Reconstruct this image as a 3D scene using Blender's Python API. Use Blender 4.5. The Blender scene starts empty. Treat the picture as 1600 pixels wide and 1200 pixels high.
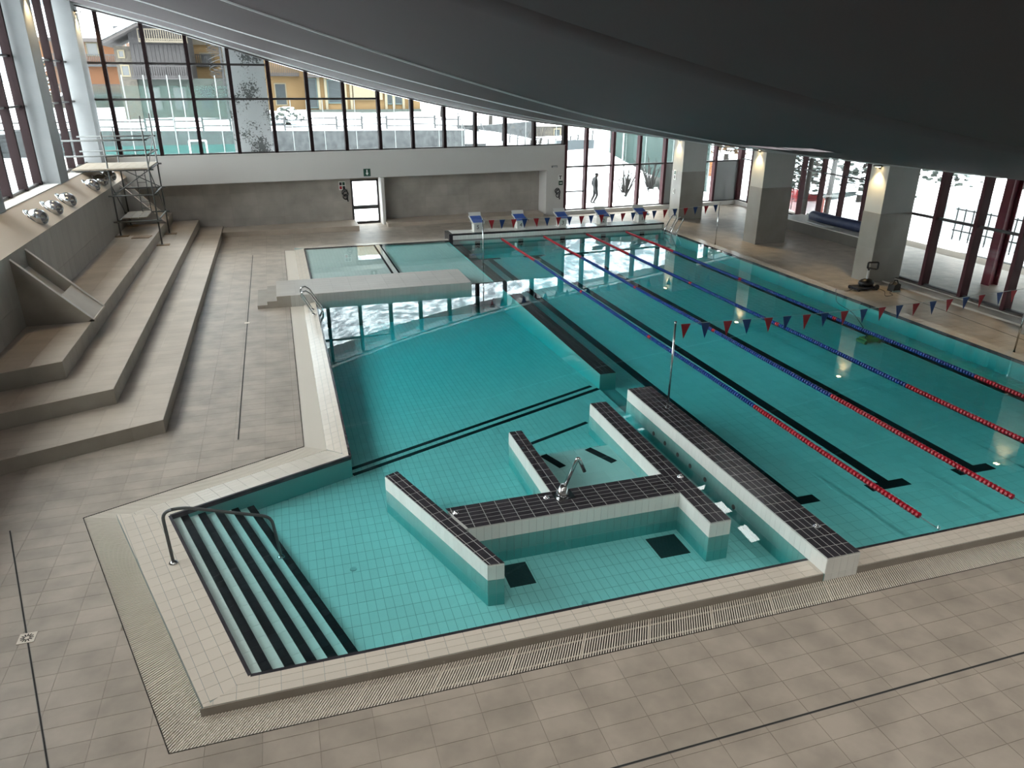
import bpy, bmesh, math, random
from mathutils import Vector, Matrix
random.seed(7)
scene = bpy.context.scene
COL = scene.collection
PI = math.pi
# ------------------------------------------------------------------ camera
CAM = Vector((-7.3444, -7.3566, 6.5528))
cd = bpy.data.cameras.new('camera'); camo = bpy.data.objects.new('camera', cd); COL.objects.link(camo)
cd.sensor_width = 36; cd.sensor_fit = 'HORIZONTAL'; cd.lens = 1137.64 / 1600 * 36
cd.clip_start = .05; cd.clip_end = 2000
camo.location = CAM; camo.rotation_euler = (math.radians(67.629), math.radians(-.1929), math.radians(-17.2235))
scene.camera = camo
# ------------------------------------------------------------------ world and exposure
wd = bpy.data.worlds.new('overcast_sky'); scene.world = wd; wd.use_nodes = True
_bg = wd.node_tree.nodes['Background']
_bg.inputs[0].default_value = (.985, .985, .975, 1); _bg.inputs[1].default_value = 7.4
vs = scene.view_settings
vs.view_transform = 'Standard'; vs.look = 'None'; vs.gamma = 1; vs.use_curve_mapping = False
vs.exposure = 0.74
scene.cycles.transparent_max_bounces = 24
scene.cycles.max_bounces = 12; scene.cycles.diffuse_bounces = 6; scene.cycles.glossy_bounces = 4
scene.cycles.sample_clamp_indirect = 8
# ------------------------------------------------------------------ materials
MATS = {}
EXT = .62   # darkens outdoor colours to offset the bright interior exposure
def _nt(name):
    m = bpy.data.materials.new(name); m.use_nodes = True; nt = m.node_tree
    return m, nt, nt.nodes['Principled BSDF']
def srgb(h):
    h = h.lstrip('#'); c = [int(h[i:i+2], 16) / 255 for i in (0, 2, 4)]
    return tuple(x / 12.92 if x <= .04045 else ((x + .055) / 1.055) ** 2.4 for x in c)
def mat(name, col, rough=.6, metal=0., var=0., scale=3., tint=None, island=0., bump=0., bscale=30., spec=.5, stretch=(1, 1, 1), coat=0.):
    """procedural material: a colour, cloudy variation, piece to piece variation, fine relief"""
    if name in MATS: return MATS[name]
    m, nt, b = _nt(name)
    if isinstance(col, str): col = srgb(col)
    else: col = tuple(c * EXT for c in col); tint = tuple(c * EXT for c in tint) if isinstance(tint, tuple) else tint
    N, L = nt.nodes.new, nt.links.new
    b.inputs['Roughness'].default_value = rough; b.inputs['Metallic'].default_value = metal
    b.inputs['Specular IOR Level'].default_value = spec
    if coat: b.inputs['Coat Weight'].default_value = coat; b.inputs['Coat Roughness'].default_value = .06
    geo = N('ShaderNodeNewGeometry'); mp = N('ShaderNodeMapping'); mp.inputs['Scale'].default_value = stretch
    L(geo.outputs['Position'], mp.inputs['Vector'])
    sock = None
    t = tint or tuple(c * .55 for c in col)
    if isinstance(t, str): t = srgb(t)
    if var:
        nz = N('ShaderNodeTexNoise'); nz.inputs['Scale'].default_value = scale; nz.inputs['Detail'].default_value = 5
        L(mp.outputs[0], nz.inputs['Vector'])
        cr = N('ShaderNodeMapRange'); cr.inputs[1].default_value = .35; cr.inputs[2].default_value = .72
        cr.inputs[3].default_value = 0; cr.inputs[4].default_value = var
        L(nz.outputs[0], cr.inputs[0])
        mx = N('ShaderNodeMix'); mx.data_type = 'RGBA'
        mx.inputs[6].default_value = (*col, 1); mx.inputs[7].default_value = (*t, 1)
        L(cr.outputs[0], mx.inputs[0]); sock = mx.outputs[2]
    if island:
        oi = N('ShaderNodeObjectInfo'); ad = N('ShaderNodeMath'); ad.operation = 'ADD'
        L(oi.outputs['Random'], ad.inputs[0]); L(geo.outputs['Random Per Island'], ad.inputs[1])
        fr = N('ShaderNodeMath'); fr.operation = 'FRACT'; L(ad.outputs[0], fr.inputs[0])
        mr = N('ShaderNodeMapRange'); mr.inputs[3].default_value = 1 - island; mr.inputs[4].default_value = 1 + island
        L(fr.outputs[0], mr.inputs[0])
        vm = N('ShaderNodeVectorMath'); vm.operation = 'SCALE'
        if sock: L(sock, vm.inputs[0])
        else: vm.inputs[0].default_value = col
        L(mr.outputs[0], vm.inputs['Scale']); sock = vm.outputs[0]
    if sock: L(sock, b.inputs['Base Color'])
    else: b.inputs['Base Color'].default_value = (*col, 1)
    if bump:
        n2 = N('ShaderNodeTexNoise'); n2.inputs['Scale'].default_value = bscale; n2.inputs['Detail'].default_value = 4
        L(mp.outputs[0], n2.inputs['Vector'])
        bp = N('ShaderNodeBump'); bp.inputs['Strength'].default_value = bump; bp.inputs['Distance'].default_value = .02
        L(n2.outputs[0], bp.inputs['Height']); L(bp.outputs[0], b.inputs['Normal'])
    MATS[name] = m; return m
def mat_emit(name, col, strength):
    m = bpy.data.materials.new(name); m.use_nodes = True; nt = m.node_tree; nt.nodes.clear()
    e = nt.nodes.new('ShaderNodeEmission'); o = nt.nodes.new('ShaderNodeOutputMaterial')
    e.inputs[0].default_value = (*col, 1); e.inputs[1].default_value = strength
    nt.links.new(e.outputs[0], o.inputs[0]); MATS[name] = m; return m
def mat_clear(name, ior, tcol, rough=0., bump=0., absorb=None, density=1., haze=0.):
    """clear sheet: Fresnel mirror over a see-through body; the exit side adds no second mirror"""
    m = bpy.data.materials.new(name); m.use_nodes = True; nt = m.node_tree; nt.nodes.clear()
    N, L = nt.nodes.new, nt.links.new
    o = N('ShaderNodeOutputMaterial'); mix = N('ShaderNodeMixShader'); tr = N('ShaderNodeBsdfTransparent'); gl = N('ShaderNodeBsdfGlossy')
    tr.inputs[0].default_value = (*tcol, 1); gl.inputs['Roughness'].default_value = rough; gl.inputs[0].default_value = (1, 1, 1, 1)
    fr = N('ShaderNodeFresnel'); fr.inputs['IOR'].default_value = ior
    geo = N('ShaderNodeNewGeometry'); inv = N('ShaderNodeMath'); inv.operation = 'SUBTRACT'; inv.inputs[0].default_value = 1
    L(geo.outputs['Backfacing'], inv.inputs[1]); mu = N('ShaderNodeMath'); mu.operation = 'MULTIPLY'
    L(fr.outputs[0], mu.inputs[0]); L(inv.outputs[0], mu.inputs[1])
    L(mu.outputs[0], mix.inputs[0]); L(tr.outputs[0], mix.inputs[1]); L(gl.outputs[0], mix.inputs[2]); L(mix.outputs[0], o.inputs['Surface'])
    if bump:
        nz = N('ShaderNodeTexNoise'); nz.inputs['Scale'].default_value = 1.6; nz.inputs['Detail'].default_value = 2.5
        L(geo.outputs['Position'], nz.inputs['Vector'])
        bp = N('ShaderNodeBump'); bp.inputs['Strength'].default_value = bump; bp.inputs['Distance'].default_value = .05
        L(nz.outputs[0], bp.inputs['Height']); L(bp.outputs[0], gl.inputs['Normal'])
    if absorb:
        va = N('ShaderNodeVolumeAbsorption'); va.inputs[0].default_value = (*absorb, 1); va.inputs[1].default_value = density
        L(va.outputs[0], o.inputs['Volume'])
    MATS[name] = m; return m
M_DECK = mat('deck_porcelain', '#b2a79a', .42, var=.7, scale=2.1, tint='#8d847a', island=.06, bump=.05, bscale=9)
M_GROUT = mat('grey_grout', '#8c8377', .8)
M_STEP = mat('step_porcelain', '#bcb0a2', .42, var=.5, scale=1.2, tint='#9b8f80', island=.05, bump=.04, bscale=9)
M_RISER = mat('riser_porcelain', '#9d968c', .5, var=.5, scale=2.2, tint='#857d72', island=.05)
M_WALLTILE = mat('wall_porcelain', '#b3aea7', .45, var=.7, scale=1.1, tint='#8f8a83', island=.05)
M_WHITE = mat('white_plaster', '#c9c8c6', .75, var=.15, scale=.7, tint='#bcbab7')
M_SLOPE = mat('beige_plaster', '#d6cabd', .7, var=.2, scale=.8, tint='#c7bbad')
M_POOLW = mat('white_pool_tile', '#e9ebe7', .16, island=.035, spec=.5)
M_POOLG = mat('pool_grout', '#8f9a97', .7)
M_COPE = mat('cream_coping_tile', '#d8cfc2', .2, island=.03, spec=.55, var=.15, scale=2, tint='#c4bdb0')
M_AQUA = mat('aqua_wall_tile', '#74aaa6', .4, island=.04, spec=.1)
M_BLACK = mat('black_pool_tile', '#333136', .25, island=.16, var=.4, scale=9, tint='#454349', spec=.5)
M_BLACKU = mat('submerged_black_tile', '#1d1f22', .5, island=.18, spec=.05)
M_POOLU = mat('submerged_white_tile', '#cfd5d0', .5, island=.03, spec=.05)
M_BLACKG = mat('white_grout', '#b9bab8', .7)
M_GRATE = mat('white_grate_plastic', '#ddd5c8', .45)
M_DARK = mat('dark_gutter', '#2b2825', .9)
M_CEIL = mat('anthracite_ceiling', '#554f52', .7, var=.15, scale=.6, tint='#4b4649', spec=.06)
M_CEILD = mat('dark_soffit', '#4c4749', .7, var=.15, scale=.6, tint='#433f41', spec=.06)
M_SEAM = mat('grey_seam_profile', '#c2c5c7', .5)
M_FRAME = mat('burgundy_frame', '#45262b', .6, spec=.2, var=.2, scale=2, tint='#2c1a1d')
M_FRAMEB = mat('dark_brown_frame', '#241a1c', .7, spec=.12)
M_FRAMED = mat('dark_frame', '#3c3a3b', .4, metal=.3)
M_CHROME = mat('stainless_steel', '#c9ccce', .14, metal=1.)
M_STEEL = mat('galvanised_tube', '#616566', .5, metal=.25, var=.3, scale=12)
M_RED = mat('red_plastic', '#b3122a', .35, island=.12)
M_BLUE = mat('blue_plastic', '#173a8c', .35, island=.12)
M_FRED = mat('red_cloth', '#a8202c', .7)
M_FBLUE = mat('blue_cloth', '#1f3f7a', .7)
M_ROPE = mat('pale_cord', '#c6c8c6', .7)
M_BLOCKW = mat('white_gelcoat', '#d9dad6', .35)
M_BLOCKB = mat('blue_tread', '#2553a8', .5, bump=.3, bscale=120)
M_INK = mat('black_paint', '#15161a', .5)
M_SNOW = mat('snow', '#e9eff3', .85, var=.35, scale=.5, tint='#cfd8de', bump=.25, bscale=3)
M_SIGNG = mat('green_sign', '#1f4a3c', .5); M_SIGNW = mat('white_sign', '#e8ebe8', .5); M_SIGNR = mat('red_sign', '#a3202a', .5)
M_GLASS = mat_clear('window_glass', 1.32, (.96, .985, .98))
M_WATER = mat_clear('pool_water', 1.33, (1, 1, 1), bump=.012, absorb=(.10, .89, .93), density=1.0)
M_LAMP2 = mat_emit('warm_lens', (1, .84, .66), 12)
GAL_W = 190
M_LAMP = mat_emit('lamp_lens', (1, .72, .36), 30)
# ------------------------------------------------------------------ mesh helpers
class BM:
    def __init__(s): s.v = []; s.f = []; s.m = []
    def add(s, vs, fs, mi=0):
        o = len(s.v); s.v += [tuple(v) for v in vs]; s.f += [tuple(i + o for i in f) for f in fs]; s.m += [mi] * len(fs); return s
    def box(s, x0, x1, y0, y1, z0, z1, mi=0):
        v = [(x, y, z) for z in (z0, z1) for y in (y0, y1) for x in (x0, x1)]
        return s.add(v, [(0, 2, 3, 1), (4, 5, 7, 6), (0, 1, 5, 4), (2, 6, 7, 3), (0, 4, 6, 2), (1, 3, 7, 5)], mi)
    def prism(s, pts, vec, mi=0):
        n = len(pts); pts = [Vector(p) for p in pts]; vec = Vector(vec)
        nr = sum(((pts[i] - pts[0]).cross(pts[(i + 1) % n] - pts[0]) for i in range(n)), Vector())
        if nr.dot(vec) > 0: pts = pts[::-1]
        v = pts + [p + vec for p in pts]
        f = [tuple(range(n)), tuple(range(2 * n - 1, n - 1, -1))]
        f += [(i, i + n, (i + 1) % n + n, (i + 1) % n) for i in range(n)]
        return s.add(v, f, mi)
    def obb(s, c, ax, ay, az, mi=0):
        c = Vector(c); ax = Vector(ax); ay = Vector(ay); az = Vector(az)
        base = [c - ax - ay - az, c + ax - ay - az, c + ax + ay - az, c - ax + ay - az]
        return s.prism(base, az * 2, mi)
    def beam(s, a, b, w, h, up=(0, 0, 1), mi=0):
        a = Vector(a); b = Vector(b); d = (b - a); l = d.length; d.normalize()
        up = Vector(up)
        if abs(d.dot(up)) > .99: up = Vector((1, 0, 0))
        sd = d.cross(up).normalized(); u2 = sd.cross(d).normalized()
        return s.obb((a + b) / 2, d * l / 2, sd * w / 2, u2 * h / 2, mi)
    def tube(s, pts, r, n=8, closed=False, cap=True, mi=0):
        pts = [Vector(p) for p in pts]; k = len(pts); rs = r if isinstance(r, (list, tuple)) else [r] * k
        rings = []; prev = None
        for i, p in enumerate(pts):
            if closed: d = pts[(i + 1) % k] - pts[i - 1]
            else: d = pts[min(i + 1, k - 1)] - pts[max(i - 1, 0)]
            d.normalize()
            if prev is None:
                a = Vector((0, 0, 1)) if abs(d.z) < .9 else Vector((1, 0, 0)); u = d.cross(a).normalized()
            else:
                u = prev - d * prev.dot(d); u.normalize()
            prev = u; w = d.cross(u)
            rings.append([p + (u * math.cos(2 * PI * j / n) + w * math.sin(2 * PI * j / n)) * rs[i] for j in range(n)])
        v = [q for rg in rings for q in rg]; f = []
        for i in range(k if closed else k - 1):
            a, b = i * n, ((i + 1) % k) * n
            f += [(a + j, a + (j + 1) % n, b + (j + 1) % n, b + j) for j in range(n)]
        if cap and not closed: f += [tuple(range(n - 1, -1, -1)), tuple((k - 1) * n + j for j in range(n))]
        return s.add(v, f, mi)
    def lathe(s, prof, c, axis=(0, 0, 1), n=16, mi=0):
        """prof: (radius, height) along axis from c"""
        c = Vector(c); d = Vector(axis).normalized(); a = Vector((1, 0, 0)) if abs(d.x) < .9 else Vector((0, 1, 0))
        u = d.cross(a).normalized(); w = d.cross(u); v = []
        for r, h in prof: v += [c + d * h + (u * math.cos(2 * PI * j / n) + w * math.sin(2 * PI * j / n)) * max(r, 1e-4) for j in range(n)]
        f = []
        for i in range(len(prof) - 1):
            f += [(i * n + j, i * n + (j + 1) % n, (i + 1) * n + (j + 1) % n, (i + 1) * n + j) for j in range(n)]
        if prof[0][0] > 1e-3: f.append(tuple(range(n - 1, -1, -1)))
        if prof[-1][0] > 1e-3: f.append(tuple((len(prof) - 1) * n + j for j in range(n)))
        return s.add(v, f, mi)
    def blob(s, c, rx, ry, rz, n=10, k=6, jit=0., mi=0):
        c = Vector(c); v = [c + Vector((0, 0, -rz))]
        for i in range(1, k):
            t = PI * i / k
            for j in range(n):
                a = 2 * PI * j / n; q = 1 + random.uniform(-jit, jit)
                v.append(c + Vector((rx * math.sin(t) * math.cos(a) * q, ry * math.sin(t) * math.sin(a) * q, -rz * math.cos(t) * q)))
        v.append(c + Vector((0, 0, rz))); f = [(0, 1 + (j + 1) % n, 1 + j) for j in range(n)]
        for i in range(k - 2):
            a, b = 1 + i * n, 1 + (i + 1) * n
            f += [(a + j, a + (j + 1) % n, b + (j + 1) % n, b + j) for j in range(n)]
        l = len(v) - 1; a = 1 + (k - 2) * n
        f += [(a + j, a + (j + 1) % n, l) for j in range(n)]
        return s.add(v, f, mi)
    def mesh(s, name, mats, smooth=False):
        me = bpy.data.meshes.new(name); me.from_pydata(s.v, [], s.f)
        for m in (mats if isinstance(mats, (list, tuple)) else [mats]): me.materials.append(m)
        if any(s.m): me.polygons.foreach_set('material_index', s.m)
        if smooth: me.polygons.foreach_set('use_smooth', [True] * len(me.polygons))
        me.update(); return me
    def obj(s, name, mats, parent=None, smooth=False):
        return link(name, s.mesh(name, mats, smooth), parent)
def link(name, me, parent=None):
    o = bpy.data.objects.new(name, me); COL.objects.link(o)
    if parent: o.parent = parent; o.matrix_parent_inverse = Matrix.Translation(-parent.location) if parent.type == 'EMPTY' and not parent.parent else Matrix()
    return o
def tag(o, label=None, cat=None, group=None, kind=None):
    if label: o['label'] = label
    if cat: o['category'] = cat
    if group: o['group'] = group
    if kind: o['kind'] = kind
    return o
def thing(name, loc, label, cat, group=None, kind=None):
    o = bpy.data.objects.new(name, None); COL.objects.link(o); o.location = loc; o.empty_display_size = .2
    return tag(o, label, cat, group, kind)
def struct(o, label=None): return tag(o, label, kind='structure')
# ------------------------------------------------------------------ tiling
def clip(poly, reg):
    """convex cell against a convex, counter-clockwise region (2-D)"""
    out = poly
    for i in range(len(reg)):
        ax, ay = reg[i]; bx, by = reg[(i + 1) % len(reg)]
        def sd(p): return (bx - ax) * (p[1] - ay) - (by - ay) * (p[0] - ax)
        inp, out = out, []
        for j in range(len(inp)):
            p, q = inp[j], inp[(j + 1) % len(inp)]; a, b = sd(p), sd(q)
            if a >= 0: out.append(p)
            if (a >= 0) != (b >= 0):
                t = a / (a - b); out.append((p[0] + (q[0] - p[0]) * t, p[1] + (q[1] - p[1]) * t))
        if len(out) < 3: return []
    return out
def area(p): return .5 * sum(p[i][0] * p[(i + 1) % len(p)][1] - p[(i + 1) % len(p)][0] * p[i][1] for i in range(len(p)))
def ccw(p): return p if area(p) > 0 else p[::-1]
def tile(parent, regions, frame, du, dv, u0, v0, m, th=.006, gap=.004, limit=300, pmin=10, name='tile', skip=None, rest='tile_field', bond=0., ang=0.):
    """lay tiles over convex regions of a plane; frame = (origin, U, V). The tiles that show largest become parts, the others one joined part."""
    O, U, V = [Vector(x) for x in frame]; N = U.cross(V).normalized()
    cells = []; ca, sa = math.cos(ang), math.sin(ang)
    rot = lambda p: (p[0] * ca + p[1] * sa, -p[0] * sa + p[1] * ca)
    irot = lambda p: (p[0] * ca - p[1] * sa, p[0] * sa + p[1] * ca)
    for reg in regions:
        reg = ccw([rot(p) for p in reg]); us = [p[0] for p in reg]; vv = [p[1] for p in reg]
        j = math.floor((min(vv) - v0) / dv)
        while v0 + j * dv < max(vv):
            off = bond * du * (j % 2)
            i = math.floor((min(us) - u0 - off) / du)
            while u0 + off + i * du < max(us):
                a, b = u0 + off + i * du, v0 + j * dv; g = gap / 2
                c = [(a + g, b + g), (a + du - g, b + g), (a + du - g, b + dv - g), (a + g, b + dv - g)]
                q = clip(c, reg)
                if q and abs(area(q)) > .04 * du * dv:
                    q = [irot(p) for p in q]
                    cx = sum(p[0] for p in q) / len(q); cy = sum(p[1] for p in q) / len(q)
                    if not (skip and skip(cx, cy)): cells.append((q, cx, cy))
                i += 1
            j += 1
    w = []
    for q, cx, cy in cells:
        P = O + U * cx + V * cy; d = (P - CAM).length; w.append((math.sqrt(abs(area(q))) * 1137 / d, q, P))
    w.sort(key=lambda t: -t[0]); share = {}
    k = sum(1 for t in w if t[0] >= pmin); k = min(k, limit)
    for s_, q, P in w[:k]:
        loc = [O + U * p[0] + V * p[1] - P for p in q]
        key = tuple(round(c, 3) for p in loc for c in p)
        if key not in share: share[key] = BM().prism(loc, N * th).mesh(name, m)
        o = link(name, share[key], parent)
        base = parent.location if parent.type == 'EMPTY' else Vector()
        o.matrix_parent_inverse = Matrix(); o.location = P - base
    if len(w) > k:
        b = BM()
        for s_, q, P in w[k:]: b.prism([O + U * p[0] + V * p[1] for p in q], N * th)
        o = b.obj(rest, m, parent); o['kind'] = 'stuff'
    return len(w)
HZ = lambda z: ((0, 0, z), (1, 0, 0), (0, 1, 0))
# ------------------------------------------------------------------ levels and the hanging roof
D = -.12
_cx = [-17, -15, -10.7, -7.2, -3.7, -.3, 2.8, 6.1, 7.9, 10.8, 14.3, 17.5, 23]
_cz = [10.15, 9.66, 8.6, 7.6, 6.66, 5.87, 5.29, 4.8, 4.6, 4.28, 3.88, 3.5, 2.9]
def zc(x, y):
    i = max(0, min(len(_cx) - 2, sum(1 for c in _cx if c <= x) - 1))
    def sl(k):
        if k <= 0: return (_cz[1] - _cz[0]) / (_cx[1] - _cx[0])
        if k >= len(_cx) - 1: return (_cz[-1] - _cz[-2]) / (_cx[-1] - _cx[-2])
        return (_cz[k + 1] - _cz[k - 1]) / (_cx[k + 1] - _cx[k - 1])
    h = _cx[i + 1] - _cx[i]; t = (x - _cx[i]) / h
    z = (2 * t**3 - 3 * t**2 + 1) * _cz[i] + (t**3 - 2 * t**2 + t) * h * sl(i) + (-2 * t**3 + 3 * t**2) * _cz[i + 1] + (t**3 - t**2) * h * sl(i + 1)
    return z + .5 * (max(0, 13 - y) / 10.5) ** 2
TH = math.atan(.077); CT, ST = math.cos(TH), math.sin(TH)
def WB(x, d, z):
    """point on the back wall line above plan position x, d metres outwards"""
    u = (x - 8) / CT
    return Vector((8 + u * CT - d * ST, 31. + u * ST + d * CT, z))
# ================================================================== THE SETTING: deck
floor = BM()
DECK = [[(-17, -11), (22, -11), (22, -.80), (-17, -.80)],
        [(-17, -.80), (-9.15, -.80), (-11.06, 4.6), (-17, 4.6)],
        [(-17, 4.6), (-11.06, 4.6), (-7.45, 6.2), (-7.45, 29.6), (-17, 29.6)],
        [(-7.45, 25.4), (20.5, 25.4), (20.5, 32.2), (-7.45, 31)],
        [(10.85, -.80), (20.5, -.80), (20.5, 25.4), (10.85, 25.4)]]
for r in DECK: floor.prism([(x, y, D - .4) for x, y in r], (0, 0, .394))
floor = floor.obj('floor', M_GROUT); struct(floor, 'beige grey porcelain tiled pool deck')
def under_steps(x, y): return (x < -10.5 and y > 8.2) or (x < -12.6 and y > 6.9) or (x > 19.4) or (x < -15.6) or (y < -4.3)
tile(floor, DECK, HZ(D - .006), .6, .3, -9.99, .55, M_DECK, gap=.005, skip=under_steps)
# ---- gutters under the grates
def quadslab(b, q, z0, z1, mi=0): b.prism([(x, y, z0) for x, y in q], (0, 0, z1 - z0), mi)
GR_FRONT = [(-8.82, -.36), (10.85, -.36), (10.85, -.80), (-9.15, -.80)]
GR_LEFT = [(-10.5, 4.45), (-8.82, -.36), (-9.15, -.80), (-11.06, 4.6)]
GR_DIAG = [(-7.03, 5.93), (-10.5, 4.45), (-11.06, 4.6), (-7.45, 6.2)]
GR_SIDE = [(-7.03, 25.36), (-7.03, 5.93), (-7.45, 6.2), (-7.45, 25.4)]
def grate(label, q, pitch, barw, panel):
    o = thing('gutter_grate', ((q[0][0] + q[1][0]) / 2, (q[0][1] + q[1][1]) / 2, D), label, 'grate')
    b = BM(); quadslab(b, q, D - .3, D - .05); b.obj('gutter_channel', M_DARK, o)
    A, B, C_, E_ = [Vector((x, y, 0)) for x, y in q]; L = (B - A).length; n = int(L / pitch); b = BM(); fr = BM()
    dr = (B - A).normalized()
    for i in range(n):
        t = (i + .5) / n; p = A.lerp(B, t); r = E_.lerp(C_, t)
        b.beam((p.x, p.y, D - .014), (r.x, r.y, D - .014), barw, .02)
    s_ = b.obj('grate_slats', M_GRATE, o); s_['kind'] = 'stuff'
    k = max(1, int(L / panel))
    for i in range(k + 1):
        t = i / k; p = A.lerp(B, t); r = E_.lerp(C_, t); fr.beam((p.x, p.y, D - .03), (r.x, r.y, D - .03), .008, .02)
    for t in (.22, .78):
        p = A.lerp(E_, t); r = B.lerp(C_, t); fr.beam((p.x, p.y, D - .034), (r.x, r.y, D - .034), .018, .012)
    fr.obj('grate_tie', M_GRATE, o)
    fr = BM(); fr.beam((E_.x, E_.y, D - .02), (C_.x, C_.y, D - .02), .012, .045); fr.obj('edge_profile', M_DARK, o)
    return o
grate('long white slatted gutter grate along the near pool edge', GR_FRONT, .036, .0155, .9)
grate('white slatted gutter grate beside the black striped pool stairs', GR_LEFT, .036, .0155, .9)
grate('short slanting white gutter grate above the stair corner', GR_DIAG, .036, .0155, .9)
grate('narrow white gutter grate between the seating steps and the blue leisure pool', GR_SIDE, .036, .027, .9)
# ---- raised coping round the water
def coping(label, q, du, dv, ang, org, u0=0., v0=0., dip=None):
    o = thing('pool_coping', (q[0][0], q[0][1], D), label, 'pool edge', kind='structure')
    if dip:      # falls away from the water by the deck height
        px, py, gx, gy = dip; f = lambda x, y: min(0, (x - px) * gx + (y - py) * gy)
        b = BM(); b.prism([(x, y, f(x, y) - .006) for x, y in q], (0, 0, -.5)); b.obj('coping_bed', M_POOLG, o)
        tile(o, [q], ((0, 0, -px * gx - py * gy - .006), (1, 0, gx), (0, 1, gy)), du, dv, u0, v0, M_COPE, gap=.005, ang=ang, limit=300)
        return o
    b = BM(); quadslab(b, q, -.6, -.006); b.obj('coping_bed', M_POOLG, o)
    tile(o, [q], HZ(-.006), du, dv, u0, v0, M_COPE, gap=.005, ang=ang, limit=300)
    return o
la = math.atan2(.312, .95)
c1 = coping('cream tiled near coping with a grey riser', [(-8.82, -.36), (10.85, -.36), (10.85, 0), (-8.32, 0)], .25, .12, 0, None, -8.22, -.36)
b = BM(); quadslab(b, [(-8.86, -.372), (10.85, -.372), (10.85, -.36), (-8.82, -.36)], D - .1, -.008); b.obj('riser', M_RISER, c1)
coping('wide cream coping beside the black striped stairs', [(-8.32, 0), (-9.65, 4.05), (-10.5, 4.36), (-8.82, -.36)], .16, .215, la, None, -7.93, .1)
da = math.atan2(1.25, 3.0)
coping('slanting cream coping above the stair corner', [(-10.5, 4.45), (-9.65, 4.05), (-6.62, 5.3), (-7.03, 5.93)], .25, .13, da, None, 0, 7.78, dip=(-9.65, 4.05, .066, -.161))
coping('long wet cream coping along the leisure pool beside the ladder', [(-7.03, 5.93), (-6.62, 5.3), (-6.62, 25), (-7.03, 25.36)], .137, .25, 0, None, -7.03, .05, dip=(-6.62, 5.3, .27, 0))
coping('cream coping behind the shallow paddling pool', [(-7.03, 25.36), (-6.62, 25), (-.25, 25), (-.25, 25.4)], .25, .12, 0, None, 0, 25)
coping('cream coping along the lane pool side nearest the pillars', [(10.41, 0), (10.85, -.36), (10.85, 25.4), (10.41, 25)], .22, .25, 0, None, 10.41, 0)
# ---- unseen tray under the hall, added to stop light leaking in
b = BM(); b.box(-17.2, 22.2, -11.5, 32.4, -2.0, -1.8)
for x0, x1, y0, y1 in ((-17.2, -17, -11.5, 32.4), (18.9, 19.6, 14.5, 32.4), (14.2, 14.6, -11.5, 14.5), (-17.2, 22, -11.5, -11.3), (-17.2, 19.6, 32.2, 32.4), (14.2, 19.6, 14.2, 14.5)): b.box(x0, x1, y0, y1, -1.8, D - .39)
struct(b.obj('light_block_tray', M_GROUT), 'unseen tray under the hall that blocks light from below')
# ---- basin
basin = thing('pool_basin', (1, 10, -.9), 'white tiled pool basin with teal water over it', 'pool', kind='structure')
def wallface(b, pts, z0, z1, t=.12, i_=.01):
    """vertical slab outside a polyline, the water on its left side going along"""
    for (x0, y0), (x1, y1) in zip(pts, pts[1:]):
        d = Vector((x1 - x0, y1 - y0, 0)).normalized(); n = Vector((d.y, -d.x, 0)) * t; k = Vector((d.y, -d.x, 0)) * -i_
        b.prism([(x0 + k.x, y0 + k.y, z0), (x1 + k.x, y1 + k.y, z0), (x1 + n.x, y1 + n.y, z0), (x0 + n.x, y0 + n.y, z0)], (0, 0, z1 - z0))
OUT = [(-8.32, 0), (10.41, 0), (10.41, 25), (-6.62, 25), (-6.62, 5.3), (-9.65, 4.05), (-8.32, 0)]
b = BM(); wallface(b, OUT, -1.3, -.02, .025); b.obj('basin_wall', M_AQUA, basin)
b = BM(); wallface(b, [(x, y) for x, y in OUT], -.075, .003, .03, .016)
b.obj('waterline_band', M_BLACK, basin)
ZL = -.45
G = Vector((-.385, .923))
NEAR = [(-8.32, 0), (-.3, 0), (-.3, 7.95), (-6.62, 5.3), (-9.65, 4.05)]
b = BM(); b.prism([(x, y, ZL - .3) for x, y in NEAR], (0, 0, .294)); b.obj('shallow_floor', M_POOLG, basin)
SL = -.05
def zdeep(x, y): return ZL + SL * ((x + 6.62) * G.x + (y - 5.3) * G.y)
FAR = [(-6.62, 5.3), (-.3, 7.95), (-.3, 18.0), (-6.62, 18.0)]
b = BM(); b.prism([(x, y, zdeep(x, y) - .006) for x, y in FAR], (0, 0, -.4)); b.obj('deep_floor', M_POOLG, basin)
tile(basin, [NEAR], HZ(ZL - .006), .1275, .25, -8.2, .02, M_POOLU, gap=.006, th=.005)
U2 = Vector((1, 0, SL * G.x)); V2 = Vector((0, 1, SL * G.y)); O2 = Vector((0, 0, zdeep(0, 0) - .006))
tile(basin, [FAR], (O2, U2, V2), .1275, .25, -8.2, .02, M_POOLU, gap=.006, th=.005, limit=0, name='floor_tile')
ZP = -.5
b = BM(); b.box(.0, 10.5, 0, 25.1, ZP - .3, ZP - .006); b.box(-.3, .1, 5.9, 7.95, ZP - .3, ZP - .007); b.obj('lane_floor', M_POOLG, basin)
tile(basin, [[(.13, 0), (10.41, 0), (10.41, 25), (.13, 25)]], HZ(ZP - .006), .25, .25, 0, 0, M_POOLU, gap=.006, th=.005, limit=0, name='floor_tile')
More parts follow.
